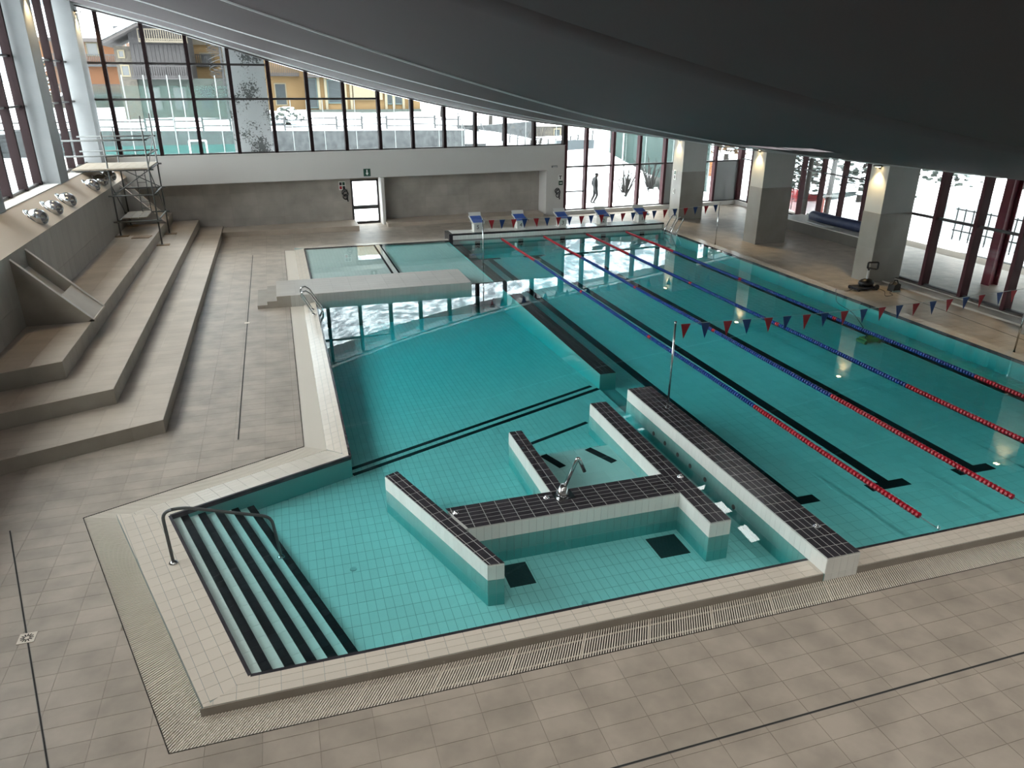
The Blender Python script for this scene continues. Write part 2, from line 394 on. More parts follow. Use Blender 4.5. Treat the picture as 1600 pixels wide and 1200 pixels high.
# double depth line and short lines on the leisure floor
def strip(b, p, q, w, z, th=.004):
    p = Vector((*p, z if not callable(z) else z(*p))); q = Vector((*q, z if not callable(z) else z(*q)))
    b.beam(p, q, w, th * 2)
for off in (0., .25):
    b = BM(); a = (-6.6 + G.x * off, 5.36 + G.y * off); c = (-.32 + G.x * off, 7.98 + G.y * off)
    strip(b, a, c, .10, lambda x, y: zdeep(x, y) + .004); b.obj('depth_line', M_BLACKU, basin)
for p, q, w in (((-3.35, 5.42), (-1.35, 6.24), .09), ((-3.4, 4.98), (-1.3, 5.05), .09)):
    b = BM(); strip(b, p, q, w, ZL + .004); b.obj('depth_line', M_BLACKU, basin)
# shallow bench pad inside the dividers
pad = BM().box(-3.34, -1.52, 2.5, 4.7, ZL, -.236).obj('bench_pad', M_POOLG, basin)
tile(basin, [[(-3.34, 2.5), (-1.52, 2.5), (-1.52, 4.7), (-3.34, 4.7)]], HZ(-.236), .25, .25, -3.3, 2.5, M_POOLU, limit=60, name='bench_tile', rest='bench_tile_field')
b = BM(); strip(b, (-2.95, 4.66), (-2.75, 4.1), .16, -.226); b.obj('bench_line', M_BLACKU, basin)
b = BM(); strip(b, (-2.0, 4.66), (-1.72, 4.0), .16, -.226); b.obj('bench_line', M_BLACKU, basin)
# floor grilles
for x0, x1 in ((-2.17, -1.64), (-4.69, -4.28)):
    g = thing('suction_grille', (x0, 1.2, ZL), 'dark square grille on the pool floor ' + ('between the right hand divider and the cross wall' if x0 > -3 else 'behind the slanting divider wall'), 'grille')
    BM().box(x0, x1, 1.2, 1.75, ZL - .004, ZL + .004).obj('grille_plate', M_DARK, g)
    b = BM()
    for i in range(16): yy = 1.21 + i * .034; b.box(x0 + .01, x1 - .01, yy, yy + .02, ZL + .004, ZL + .010)
    b.obj('grille_bars', mat('grey_grille', '#3a4043', .5), g)['kind'] = 'stuff'
for x, y in ((-6.9, 2.35), (-3.75, .55)):
    o = BM().lathe([(.055, 0), (.05, .012), (.02, .015)], (x, y, ZL)).obj('floor_inlet', mat('inlet_grey', '#aab4b2', .4))
    tag(o, 'small round inlet in the pool floor ' + ('below the stair handrail' if x < -5 else 'near the middle of the near edge'), 'inlet')
# ---- stairs into the leisure pool
stairs = thing('pool_stairs', (-8.3, 2, ZL), 'submerged white pool stairs with black tiled nosings', 'stairs', kind='structure')
tv = Vector((-.312, .95)); nv = Vector((.95, .312)); A0 = Vector((-8.32, 0))
REG = ccw([(-8.32, 0), (0, 0), (0, 8.07), (-9.65, 4.05)])
def band(o0, o1):
    q = [A0 + nv * o0 - tv * 1.5, A0 + nv * o1 - tv * 1.5, A0 + nv * o1 + tv * 7, A0 + nv * o0 + tv * 7]
    return clip(ccw([(p.x, p.y) for p in q]), REG)
for k in range(5):
    z = -.062 * (k + 1) - .02; lo, hi = k * .27, (k + 1) * .27
    t_ = BM().prism([(x, y, ZL - .01) for x, y in band(lo, hi)], (0, 0, z - .006 - ZL + .01)).obj('step', M_POOLG, stairs)
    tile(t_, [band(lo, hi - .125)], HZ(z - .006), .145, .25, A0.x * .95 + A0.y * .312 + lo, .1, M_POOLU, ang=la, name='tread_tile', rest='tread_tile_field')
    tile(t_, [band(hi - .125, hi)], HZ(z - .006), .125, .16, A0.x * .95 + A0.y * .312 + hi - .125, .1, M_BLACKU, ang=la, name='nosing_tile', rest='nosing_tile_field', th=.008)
# ---- dividers standing in the water
ZT = .27
def facetiles(core, face, s0, s1, c, z0=-.5, z1=.25, lim=120, low=None):
    """face '-x' or '-y' at coordinate c from s0 to s1"""
    if face == '-x': fr = ((c, 0, 0), (0, -1, 0), (0, 0, 1)); r = [(-s1, z0), (-s0, z0), (-s0, z1), (-s1, z1)]; u0 = -s1
    elif face == '-y': fr = ((0, c, 0), (1, 0, 0), (0, 0, 1)); r = [(s0, z0), (s1, z0), (s1, z1), (s0, z1)]; u0 = s0
    up = [(a, max(v, 0)) for a, v in r]; dn = [(a, min(v, 0)) for a, v in r]
    tile(core, [up], fr, .1225, .25, u0, 0, M_POOLW, name='side_tile', rest='side_tile_field', limit=lim, pmin=9)
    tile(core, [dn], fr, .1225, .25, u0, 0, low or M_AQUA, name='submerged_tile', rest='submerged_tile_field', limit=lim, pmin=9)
w1 = thing('divider_wall', (-.12, 3, ZL), 'long black topped wall between the lane pool and the leisure pool', 'pool wall')
core = BM().box(-.41, .16, -.38, 6.2, -1.0, ZT - .0025).obj('wall_core', M_BLACKG, w1)
tile(core, [[(-.41, -.38), (.16, -.38), (.16, 6.2), (-.41, 6.2)]], HZ(ZT - .0025), .114, .25, -.41, -.38, M_BLACK, gap=.011, th=.0025, name='cap_tile', rest='cap_tile_field', limit=150)
facetiles(core, '-x', -.38, 6.2, -.41); facetiles(core, '-y', -.41, .16, -.38, -.12, low=M_POOLW)
w2 = thing('divider_wall', (-3.4, 2.2, ZL), 'branching black topped divider wall with a curved water spout on it', 'pool wall')
b = BM(); WLq = [(-6.15, 3.85), (-5.12, .90), (-4.88, .88), (-5.92, 3.96)]
quadslab(b, WLq, -1, ZT - .0025); b.obj('slanting_arm', M_BLACKG, w2)
arm = [o for o in w2.children][-1]
wa = math.atan2(1.03, 3.01)
tile(arm, [WLq], HZ(ZT - .0025), .124, .245, -4.52, -.8, M_BLACK, gap=.011, th=.0025, ang=wa, name='cap_tile', rest='cap_tile_field', limit=80)
dW = Vector((-6.15 + 5.12, 3.85 - .90, 0)); lW = dW.length; dW.normalize()
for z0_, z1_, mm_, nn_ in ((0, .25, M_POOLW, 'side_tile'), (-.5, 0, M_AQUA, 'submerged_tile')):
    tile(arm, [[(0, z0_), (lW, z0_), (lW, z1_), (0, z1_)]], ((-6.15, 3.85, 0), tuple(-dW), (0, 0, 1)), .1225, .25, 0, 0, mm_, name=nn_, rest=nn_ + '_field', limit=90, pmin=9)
    tile(arm, [[(0, z0_), (.24, z0_), (.24, z1_), (0, z1_)]], ((-5.12, .90, 0), tuple(Vector((.24, -.02, 0)).normalized()), (0, 0, 1)), .12, .25, 0, 0, mm_, name=nn_, limit=20)
cross = BM().box(-5.33, -1.53, 1.87, 2.53, -1, ZT - .003).obj('cross_arm', M_BLACKG, w2)
tile(cross, [[(-5.16, 1.87), (-1.53, 1.87), (-1.53, 2.53), (-5.38, 2.53)]], HZ(ZT - .003), .245, .11, -5.3, 1.87, M_BLACK, gap=.011, th=.0025, name='cap_tile', rest='cap_tile_field', limit=120)
facetiles(cross, '-y', -5.16, -1.53, 1.87)
mid = BM().box(-3.59, -3.33, 2.53, 4.88, -1, ZT - .0025).obj('middle_arm', M_BLACKG, w2)
tile(mid, [[(-3.59, 2.53), (-3.33, 2.53), (-3.33, 4.88), (-3.59, 4.88)]], HZ(ZT - .0025), .13, .245, -3.59, 2.53, M_BLACK, gap=.011, th=.0025, name='cap_tile', limit=60)
facetiles(mid, '-x', 2.53, 4.88, -3.59, lim=60)
rgt = BM().box(-1.53, -1.165, .92, 5.7, -1, ZT - .0025).obj('right_arm', M_BLACKG, w2)
tile(rgt, [[(-1.53, .92), (-1.165, .92), (-1.165, 5.7), (-1.53, 5.7)]], HZ(ZT - .0025), .1217, .25, -1.53, .92, M_BLACK, gap=.011, th=.0025, name='cap_tile', limit=80, rest='cap_tile_field')
facetiles(rgt, '-x', .92, 1.87, -1.53, lim=40); facetiles(rgt, '-x', 2.53, 5.7, -1.53, lim=60); facetiles(rgt, '-y', -1.53, -1.165, .92, lim=20)
# submerged ledge further along the lane pool
w3 = thing('submerged_ledge', (-.1, 16, ZL), 'black tiled ledge just under water between lane pool and leisure pool', 'pool wall')
core = BM().box(-.3, .13, 7.95, 25, -1.3, -.064).obj('ledge_core', M_AQUA, w3)
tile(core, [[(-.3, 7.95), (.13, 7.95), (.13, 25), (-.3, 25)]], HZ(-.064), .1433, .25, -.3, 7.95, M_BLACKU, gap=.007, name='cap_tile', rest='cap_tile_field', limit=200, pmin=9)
# ---- paddling pools and the raised walkway
kid = thing('paddling_pool_floor', (-3.5, 21, -.5), 'very shallow pale paddling pool floor behind the raised walkway', 'pool', kind='structure')
b = BM().box(-6.62, -3.68, 17.6, 25, -1, -.055); b.obj('left_floor', M_POOLG, kid)
b = BM().box(-3.38, -.3, 17.35, 25, -1, -.12); b.obj('right_floor', M_POOLG, kid)
tile(kid, [[(-6.62, 18.4), (-3.68, 18.4), (-3.68, 25), (-6.62, 25)]], HZ(-.055), .1275, .25, 0, 0, M_POOLU, limit=0, name='floor_tile', th=.004)
tile(kid, [[(-3.38, 17.35), (-.3, 17.35), (-.3, 25), (-3.38, 25)]], HZ(-.12), .1275, .25, 0, 0, M_POOLU, limit=0, name='floor_tile', th=.004)
BM().box(-3.62, -3.44, 18.3, 25, -.5, -.012).obj('pool_divider', M_POOLU, kid)
for x in (-3.68, -3.44): BM().box(x, x + .06, 18.3, 25, -.5, -.006).obj('divider_edge', M_BLACKU, kid)
BM().box(-3.38, -.3, 17.29, 17.35, -.5, -.03).obj('end_edge', M_BLACKU, kid)
wk = thing('walkway_slab', (-4.6, 17.4, D), 'raised grey walkway slab crossing the pool with two small steps', 'walkway', kind='structure')
core = BM().box(-7.83, -1.4, 16.45, 18.5, -1.2, .244).obj('slab', M_RISER, wk)
tile(core, [[(-7.83, 16.45), (-1.4, 16.45), (-1.4, 18.5), (-7.83, 18.5)]], HZ(.244), .6, .3, -7.83, 16.45, mat('slab_porcelain', '#b4aea6', .4, var=.4, scale=1.3, tint='#a29b92', island=.04), name='slab_tile', limit=200)
tile(core, [[(-7.4, -.3), (-1.4, -.3), (-1.4, .244), (-7.4, .244)]], ((0, 16.45, 0), (1, 0, 0), (0, 0, 1)), .125, .25, -7.4, 0, mat('grey_face_tile', '#b3b2ad', .35, island=.04), name='face_tile', limit=120, rest='face_tile_field', pmin=8)
BM().box(-8.13, -7.83, 16.47, 18.5, -1, .10).obj('upper_step', M_RISER, wk)
BM().box(-8.44, -8.13, 16.47, 18.5, -1, -.01).obj('lower_step', M_RISER, wk)
# ---- start wall
sw = thing('start_wall', (5, 25.5, D), 'raised white start wall with a black edge under the starting blocks', 'pool wall', kind='structure')
core = BM().box(-.25, 10.55, 25, 25.95, -1.2, .262).obj('wall_core', M_POOLG, sw)
tile(core, [[(-.1, 25.12), (10.55, 25.12), (10.55, 25.95), (-.1, 25.95)]], HZ(.262), .25, .125, 0, 25.12, M_POOLW, name='top_tile', rest='top_tile_field', limit=150, pmin=7)
tile(core, [[(-.15, -.5), (10.45, -.5), (10.45, .2), (-.15, .2)]], ((0, 25, 0), (1, 0, 0), (0, 0, 1)), .125, .25, 0, .2, M_POOLW, name='face_tile', rest='face_tile_field', limit=0)
BM().box(-.25, 10.55, 24.985, 25.12, .2, .272).obj('black_nosing', M_BLACK, sw)
BM().box(-.27, -.1, 24.98, 25.95, -.3, .274).obj('black_corner', M_BLACK, sw)
# ---- lane marks on the floor
LX = [1.05, 3.13, 5.22, 7.32, 9.38]
for x in LX:
    b = BM(); b.box(x - .125, x + .125, 2.1, 23, ZP - .001, ZP + .006); b.box(x - .45, x + .45, 1.98, 2.22, ZP - .001, ZP + .0062); b.box(x - .5, x + .5, 22.85, 23.1, ZP - .001, ZP + .0062)
    b.obj('lane_mark', M_BLACKU, basin)
    BM().box(x - .12, x + .12, 24.975, 24.99, -.42, -.1).obj('wall_mark', M_BLACKU, basin)
# ---- the water
wo = [(-8.38, -.03), (10.44, -.03), (10.44, 25.03), (-6.615, 25.03), (-6.615, 5.295), (-9.66, 4.045)]
w = BM().prism([(x, y, -1.6) for x, y in wo], (0, 0, 1.594)).obj('pool_water', M_WATER)
tag(w, 'clear still teal water filling the pools', 'water', kind='stuff')
# ================================================================== seating steps and walls
SEAT = [(.18, -10.15, 7.65), (.53, -11.2, 8.8), (.93, -12.3, 9.75)]
zlow = D - .05
for i, (z, cx, cy) in enumerate(SEAT):
    lft = cy - (cx + 16) * .393
    poly = [(cx, 30.7), (cx, cy), (-16, lft), (-16, 30.3)]
    o = BM().prism([(x, y, zlow) for x, y in poly], (0, 0, z - .006 - zlow)).obj('seating_step', M_RISER)
    struct(o, ['lowest', 'middle', 'top'][i] + ' beige tiled seating step along the window wall')
    nx = SEAT[i + 1] if i < 2 else None
    def sk(x, y, nx=nx):
        if nx: return (x < nx[1] - .45 and y > nx[2] - (nx[1] - x) * .393 + .3)
        return x < -13.9
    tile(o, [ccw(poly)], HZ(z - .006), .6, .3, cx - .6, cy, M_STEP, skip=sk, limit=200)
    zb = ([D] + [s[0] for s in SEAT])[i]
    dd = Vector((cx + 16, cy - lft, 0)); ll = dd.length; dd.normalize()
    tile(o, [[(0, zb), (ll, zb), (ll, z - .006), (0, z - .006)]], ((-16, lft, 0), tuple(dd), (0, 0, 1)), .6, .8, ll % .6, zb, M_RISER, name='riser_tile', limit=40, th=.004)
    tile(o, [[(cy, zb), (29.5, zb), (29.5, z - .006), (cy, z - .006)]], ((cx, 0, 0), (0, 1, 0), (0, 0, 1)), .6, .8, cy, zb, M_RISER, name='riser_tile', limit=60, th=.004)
# low benches along the back wall
o = BM().prism([(-10.15, 29.2, zlow), (-3.83, 29.2, zlow), (-3.83, 31.15, zlow), (-10.15, 30.6, zlow)], (0, 0, .11 - zlow)).obj('wall_bench', M_STEP); struct(o, 'low tiled bench along the back wall beside the seating steps')
o = BM().prism([(-2.35, 29.75, zlow), (6.2, 30.45, zlow), (6.3, 31.8, zlow), (-2.35, 31.25, zlow)], (0, 0, .06 - zlow)).obj('wall_bench', M_STEP); struct(o, 'low tiled bench along the back wall behind the starting blocks')
# ---- back wall
RD = 1.0
def wbox(b, x0, x1, d0, d1, z0, z1, mi=0):
    b.prism([WB(x0, d0, z0), WB(x1, d0, z0), WB(x1, d1, z0), WB(x0, d1, z0)], (0, 0, z1 - z0), mi)
bw = thing('wall_back', WB(-3, RD, D), 'grey porcelain back wall with a white plaster band above it', 'wall', kind='structure')
b = BM()
wbox(b, -16.2, -3.85, RD, RD + .3, D - .3, 2.4); wbox(b, -2.45, 6.5, RD, RD + .3, D - .3, 2.4); wbox(b, -3.85, -2.45, RD, RD + .3, 2.08, 2.4)
b.obj('tiled_wall', M_GROUT, bw)
Ub = Vector((CT, ST, 0)); Ob = WB(0, RD, 0); lo = -15.3 / CT
uu = lambda x: x / CT
tile(bw, [[(uu(-15.2), D), (uu(-3.87), D), (uu(-3.87), 2.4), (uu(-15.2), 2.4)], [(uu(-2.43), D), (uu(6.45), D), (uu(6.45), 2.4), (uu(-2.43), 2.4)]], (Ob, Ub, (0, 0, 1)), 1.2, .6, 0, D, M_WALLTILE, name='wall_tile', limit=200, th=.006)
b = BM(); wbox(b, -16, 7.55, 0, RD + .3, 2.27, 3.53); b.obj('plaster_band', M_WHITE, bw)
b = BM(); wbox(b, 6.47, 7.55, 0, RD + .3, D - .3, 2.27); b.obj('plaster_pier', M_WHITE, bw)
b = BM(); wbox(b, -15.3, 7.6, -.03, .35, 3.53, 3.56); b.obj('window_sill', mat('pale_sill', '#d6d6d4', .5), bw)
# door in the back wall
dr = thing('door_1', WB(-3.15, RD, D), 'glazed metal door in the grey back wall', 'door', kind='structure')
b = BM()
for x0, x1, z0, z1 in ((-3.85, -3.76, D, 2.08), (-2.54, -2.45, D, 2.08), (-3.85, -2.45, 2.0, 2.08), (-3.76, -2.54, .62, .80), (-3.76, -2.54, D, .0)): wbox(b, x0, x1, RD - .02, RD + .1, z0, z1)
b.obj('door_frame', M_FRAMED, dr)
for z0, z1 in ((0, .62), (.80, 2.0)):
    b = BM(); wbox(b, -3.76, -2.54, RD + .03, RD + .045, z0, z1); b.obj('door_pane', M_GLASS, dr)
b = BM(); wbox(b, -3.70, -2.62, RD - .06, RD - .03, .72, .76); b.obj('push_bar', M_STEEL, dr)
b = BM(); wbox(b, -2.45, -2.3, .3, RD, D, 2.2); b.obj('door_jamb', M_WHITE, dr)
# ---- glazing helper: mullions, transoms, panes on a vertical plane
def glazing(root, P, xs, zb, zt, trans, mw=.10, md=.22, tw=.06, solid=(), fm=None, edge=True):
    """P(x, d, z) maps plan position; zt(x) is the top edge; solid: {(bay,row): material}"""
    fm = fm or M_FRAME
    for x in xs:
        b = BM(); q = [P(x - mw / 2, -md / 2, zb), P(x + mw / 2, -md / 2, zb), P(x + mw / 2, md / 2, zb), P(x - mw / 2, md / 2, zb)]
        b.prism(q, (0, 0, zt(x) - zb + .04)); b.obj('mullion', fm, root)
    zs = [zb] + list(trans)
    for i, (x0, x1) in enumerate(zip(xs, xs[1:])):
        a, c = x0 + mw / 2, x1 - mw / 2
        for z in trans:
            if z < min(zt(x0), zt(x1)) - .1:
                b = BM(); b.prism([P(a, -.06, z - tw / 2), P(c, -.06, z - tw / 2), P(c, .06, z - tw / 2), P(a, .06, z - tw / 2)], (0, 0, tw)); b.obj('transom', M_FRAMED, root)
        b = BM(); b.prism([P(a, -.06, zb), P(c, -.06, zb), P(c, .06, zb), P(a, .06, zb)], (0, 0, .06)); b.obj('bottom_rail', M_FRAMED, root)
        for j, z0 in enumerate(zs):
            z1 = zs[j + 1] if j + 1 < len(zs) else 99
            lo_ = z0 + (.06 if j == 0 else tw / 2); ta, tc = min(z1 - tw / 2, zt(x0)), min(z1 - tw / 2, zt(x1))
            if ta - lo_ < .05 and tc - lo_ < .05: continue
            sm = dict(solid).get((i, j))
            pts = [P(a, -.008, lo_), P(c, -.008, lo_), P(c, -.008, max(tc, lo_ + .01)), P(a, -.008, max(ta, lo_ + .01))]
            nrm = P(a, 1, 0) - P(a, 0, 0)
            BM().prism(pts, nrm * (.05 if sm else .014)).obj('infill_panel' if sm else 'pane', sm or M_GLASS, root)
PB = lambda x, d, z: WB(x, d + .12, z)
ztb = lambda x: zc(x, WB(x, 0, 0).y) - .02
g1 = thing('window_1', WB(-3, .1, 3.5), 'long band of windows above the white band under the sloping roof', 'window', kind='structure')
glazing(g1, PB, [-15.0] + [-13.79 + 1.628 * k for k in range(13)] + [7.5], 3.56, ztb, [5.9, 7.32], mw=.15, md=.3, tw=.09, fm=M_FRAMEB)
b = BM(); pts = [-15.2 + .8 * k for k in range(44)]
for x0, x1 in zip(pts, pts[1:]):
    if x1 > 19.4: break
    for (d0, d1, h0, h1, mi) in ((-.30, .45, -.10, .12, 0), (-.62, -.30, -.045, .12, 1)):
        q = [WB(x0, d0, ztb(x0) + h0), WB(x0, d1, ztb(x0) + h0), WB(x0, d1, ztb(x0) + h1), WB(x0, d0, ztb(x0) + h1)]
        r = [WB(x1, d0, ztb(x1) + h0), WB(x1, d1, ztb(x1) + h0), WB(x1, d1, ztb(x1) + h1), WB(x1, d0, ztb(x1) + h1)]
        b.add(q + r, [(0, 4, 5, 1), (1, 5, 6, 2), (2, 6, 7, 3), (3, 7, 4, 0), (0, 1, 2, 3), (4, 7, 6, 5)], mi)
struct(b.obj('trim_1', [M_FRAMED, M_SEAM]), 'grey edge profile where the roof meets the back windows')
g2 = thing('window_2', WB(13, .1, 0), 'tall windows looking out on the snow behind the starting blocks', 'window', kind='structure')
M_INF = mat('grey_infill', '#8b8f8f', .5)
glazing(g2, PB, [7.6, 8.85, 10.52, 12.2, 13.88, 15.6, 17.38, 19.15], 0.08, ztb, [2.4], mw=.15, md=.3, tw=.09, solid={(4, 0): M_INF, (6, 0): M_INF})
b = BM(); q = [WB(7.7, .05, 1.05), WB(8.8, .05, 1.05), WB(8.8, .17, 1.05), WB(7.7, .17, 1.05)]; b.prism(q, (0, 0, .06)); b.obj('door_rail', M_FRAMED, g2)
b = BM(); wbox(b, 7.5, 19.4, -.2, .35, D - .2, .08); struct(b.obj('trim_2', M_WHITE), 'white kerb under the tall back windows')
# ---- right hand glazing
RX0, RY0, RX1, RY1 = 19.2, 31.86, 18.5, 18.6
rl = math.hypot(RX1 - RX0, RY1 - RY0); rd = Vector(((RX1 - RX0) / rl, (RY1 - RY0) / rl, 0)); rn = Vector((-rd.y, rd.x, 0))
PR = lambda s, d, z: Vector((RX0, RY0, z)) + rd * s + rn * d
g3 = thing('window_3', PR(8, 0, 0), 'windows with red frames beside the rolled blue pool cover', 'window', kind='structure')
glazing(g3, PR, [0.05] + [1.3 + 1.62 * k for k in range(8)] + [13.2], .10, lambda s: zc(PR(s, 0, 0).x, PR(s, 0, 0).y) - .02, [2.5], mw=.12, md=.26)
b = BM(); b.prism([PR(0, -.25, D), PR(13.3, -.25, D), PR(13.3, .3, D), PR(0, .3, D)], (0, 0, .22)); struct(b.obj('trim_3', M_WHITE), 'white kerb under the right hand windows')
led = BM().box(16.75, 18.3, 18.2, 24.6, D, .36).obj('wall_bench', mat('dark_bench', '#54514b', .6, var=.3)); struct(led, 'dark window bench carrying the rolled blue pool cover')
BM().box(16.72, 18.3, 18.2, 24.62, .36, .40).obj('bench_top', mat('bench_top', '#c2c0bb', .4), led)
PN = lambda s, d, z: Vector((14.25 + d, 14.3 - s, z))
g4 = thing('window_4', (14.25, 8, 0), 'tall windows with burgundy frames beside the pool scrubber trolley', 'window', kind='structure')
glazing(g4, PN, [0.1 + 1.63 * k for k in range(15)], -.02, lambda s: zc(14.25, 14.3 - s) - .02, [2.32], mw=.13, md=.34, tw=.08)
b = BM(); b.box(14.0, 14.5, -11, 14.4, D - .2, -.02); struct(b.obj('trim_4', mat('grey_kerb', '#9a958d', .5, var=.3)), 'grey kerb under the near right windows')
b = BM(); b.box(13.45, 14.0, -11, 14.0, D - .2, D + .06); struct(b.obj('trim_5', mat('pale_kerb', '#aaa49b', .5, var=.3)), 'low tiled upstand in front of the near right windows')
b = BM(); b.prism([(14.35, 14.45, D), (18.55, 18.6, D), (18.45, 18.8, D), (14.2, 14.6, D)], (0, 0, 4.6)); struct(b.obj('wall_right', M_WHITE), 'short white wall joining the two window lines')
# ---- left hand wall, slope and glazing
lw = thing('wall_left', (-13.75, 15, .9), 'grey tiled wall with a sloping beige shelf of air nozzles', 'wall', kind='structure')
BM().box(-15.2, -13.756, -11, 31.0, D, 2.71).obj('tiled_wall', M_GROUT, lw)
tile(lw, [[(9.5, .93), (29.6, .93), (29.6, 2.72), (9.5, 2.72)]], ((-13.756, 0, 0), (0, 1, 0), (0, 0, 1)), .6, 1.2, 9.3, .33, mat('left_wall_porcelain', '#9a968f', .42, var=.55, scale=2.2, tint='#86817a', island=.03, stretch=(1, 1, .35)), name='wall_tile', limit=120)
BM().prism([(-13.742, -11, 2.722), (-14.42, -11, 3.36), (-15.2, -11, 3.36), (-15.2, -11, 2.6), (-13.85, -11, 2.6)], (0, 41.6, 0)).obj('sloping_shelf', M_SLOPE, lw)
BM().box(-15.25, -14.44, -11, 29.6, 3.36, 3.40).obj('shelf_top', M_WHITE, lw)
PL = lambda s, d, z: Vector((-15.0 - d, s, z))
g5 = thing('window_5', (-15, 15, 3.4), 'tall side windows between the white columns above the nozzles', 'window', kind='structure')
glazing(g5, PL, [29.07 - 1.6 * k for k in range(18, -1, -1)], 3.42, lambda s: zc(-15, s) - .02, [5.85, 7.32], mw=.12, md=.26, fm=M_FRAMEB)
for k, y in enumerate((0.4, 7.4, 14.4, 21.4, 28.3)):
    o = thing('wall_column', (-14.75, y + .5, 3.4), ['pale column in the side windows nearest the gallery', 'second pale column of the side windows from the gallery', 'pale column of the side windows above the near sloping buttress', 'pale column between the two groups of air nozzles', 'pale column in the corner behind the scaffold'][k], 'column', kind='structure')
    BM().box(-15.12, -14.4, y, y + 1.12, 3.38, zc(-14.75, y) + .1).obj('shaft', mat('column_paint', '#868a8d', .65, var=.12), o)
struct(BM().box(-15.3, -14.9, -11, .2, 3.36, 11).obj('wall_left', M_WHITE), 'plain wall beside the gallery')
# sloping buttress channels
def buttress(y0, y1, label, cm=None):
    o = thing('wall_buttress', (-13.3, y0, .93), label, 'buttress', kind='structure')
    tip, zs, top = -12.24, .98, -14.4
    sl_ = (3.30 - zs) / (tip - top); ln = lambda x: zs + (tip - x) * sl_
    for a, c in ((y0, y0 + .09), (y1 - .09, y1)):
        q = BM().prism([(tip, a, .93), (tip, a, zs), (top, a, ln(top)), (top, a, .93)], (0, c - a, 0)).obj('cheek_wall', cm or M_RISER, o)
        b = BM(); b.beam((tip, (a + c) / 2, zs + .006), (top, (a + c) / 2, ln(top) + .006), c - a + .015, .014); b.obj('cheek_cap', mat('pale_cap', '#c4beb6', .5), q)
    BM().prism([(tip, y0 + .09, .93), (tip, y0 + .09, zs - .01), (-12.88, y0 + .09, ln(-12.88) - .05), (-12.88, y0 + .09, .93)], (0, y1 - y0 - .18, 0)).obj('tiled_foot', M_STEP, o)
    BM().prism([(-12.88, y0 + .09, .93), (-12.88, y0 + .09, ln(-12.88) - .42), (top, y0 + .09, ln(top) - .42), (top, y0 + .09, .93)], (0, y1 - y0 - .18, 0)).obj('channel_floor', M_WHITE, o)
    BM().box(tip - .1, tip + .02, y0, y1, .93, .985).obj('toe_lip', M_STEP, o)
buttress(12.75, 14.1, 'sloping open buttress standing alone on the top seating step')
buttress(27.5, 28.75, 'sloping white buttress channel behind the scaffold', M_WHITE)
# ---- near wall behind the gallery
struct(BM().box(-17, 22, -11.3, -11, D - .3, 12).obj('wall_near', M_WHITE), 'white wall behind the gallery')
# ---- pillars on the far right
PILL = [(12.75, 14.15, 27.5, 28.55), (12.92, 14.48, 20.8, 21.75), (12.8, 14.2, 13.65, 14.5), (12.8, 14.1, 6.6, 7.5)]
PLAB = ['square pillar with small signs furthest from the gallery', 'square two tone pillar in the middle of the right hand row', 'square pillar next to the pool scrubber trolley', 'square pillar nearest the gallery on the right']
M_PTILE = mat('pillar_porcelain', '#8d8a84', .4, var=.55, scale=1.2, tint='#75716b', island=.04)
M_PPAINT = mat('pillar_paint', '#aeb0ae', .7, var=.1)
for (x0, x1, y0, y1), lb in zip(PILL, PLAB):
    o = thing('pillar', ((x0 + x1) / 2, (y0 + y1) / 2, D), lb, 'pillar', kind='structure')
    BM().box(x0 + .012, x1 - .012, y0 + .012, y1 - .012, D - .02, zc((x0 + x1) / 2, y0) + .1).obj('upper_shaft', M_PPAINT, o)
    BM().box(x0 + .006, x1 - .006, y0 + .006, y1 - .006, D - .01, 2.36).obj('tile_backing', M_GROUT, o)
    tile(o, [[(x0, D), (x1, D), (x1, 2.36), (x0, 2.36)]], ((0, y0 + .006, 0), (1, 0, 0), (0, 0, 1)), .75, 1.24, x0, D, M_PTILE, name='cladding_tile', gap=.003)
    tile(o, [[(-y1, D), (-y0, D), (-y0, 2.36), (-y1, 2.36)]], ((x0 + .006, 0, 0), (0, -1, 0), (0, 0, 1)), 1.1, 1.24, -y1, D, M_PTILE, name='cladding_tile', gap=.003)
def downlight(loc, nrm, label, energy=120, size=.16):
    """small wall lamp: arm plate, housing, glowing lens and its own spot"""
    o = thing('wall_lamp', loc, label, 'lamp'); l = Vector(loc); n = Vector(nrm); s = Vector((-n.y, n.x, 0))
    BM().obb(l + n * .10 + Vector((0, 0, .03)), n * .12, s * .11, (0, 0, .02)).obj('lamp_housing', M_INK, o)
    BM().obb(l + n * .01, n * .012, s * .05, (0, 0, .08)).obj('mount_plate', M_INK, o)
    BM().obb(l + n * .11 + Vector((0, 0, .005)), n * .06, s * .06, (0, 0, .006)).obj('lamp_lens', M_LAMP, o)
    ld = bpy.data.lights.new('lamp_beam', 'SPOT'); ld.energy = energy; ld.color = (1, .74, .38); ld.spot_size = math.radians(95); ld.spot_blend = .8; ld.shadow_soft_size = .05
    lo = bpy.data.objects.new('lamp_beam', ld); COL.objects.link(lo); lo.parent = o
    lo.location = n * .17 + Vector((0, 0, -.02)); lo.rotation_euler = (0, 0, 0)
    return o
for (x0, x1, y0, y1), lb in zip(PILL, ('furthest', 'middle', 'scrubber side', 'nearest')):
    downlight((x0, (y0 + y1) / 2, zc(x0, y0) - .12), (-1, 0, 0), 'small warm downlight at the top of the ' + lb + ' pillar')
for y, lb in ((22.0, 'column between the nozzle groups'), (28.9, 'corner column behind the scaffold'), (15.0, 'column above the near buttress')):
    downlight((-14.4, y, 9.15), (1, 0, 0), 'small warm downlight high on the ' + lb, 200)
GAL = [(x, y) for y in (-1.5, -6.0) for x in (-12, -7.5, -3, 2, 7)]  # assumed lamps out of view, added to brighten the near deck
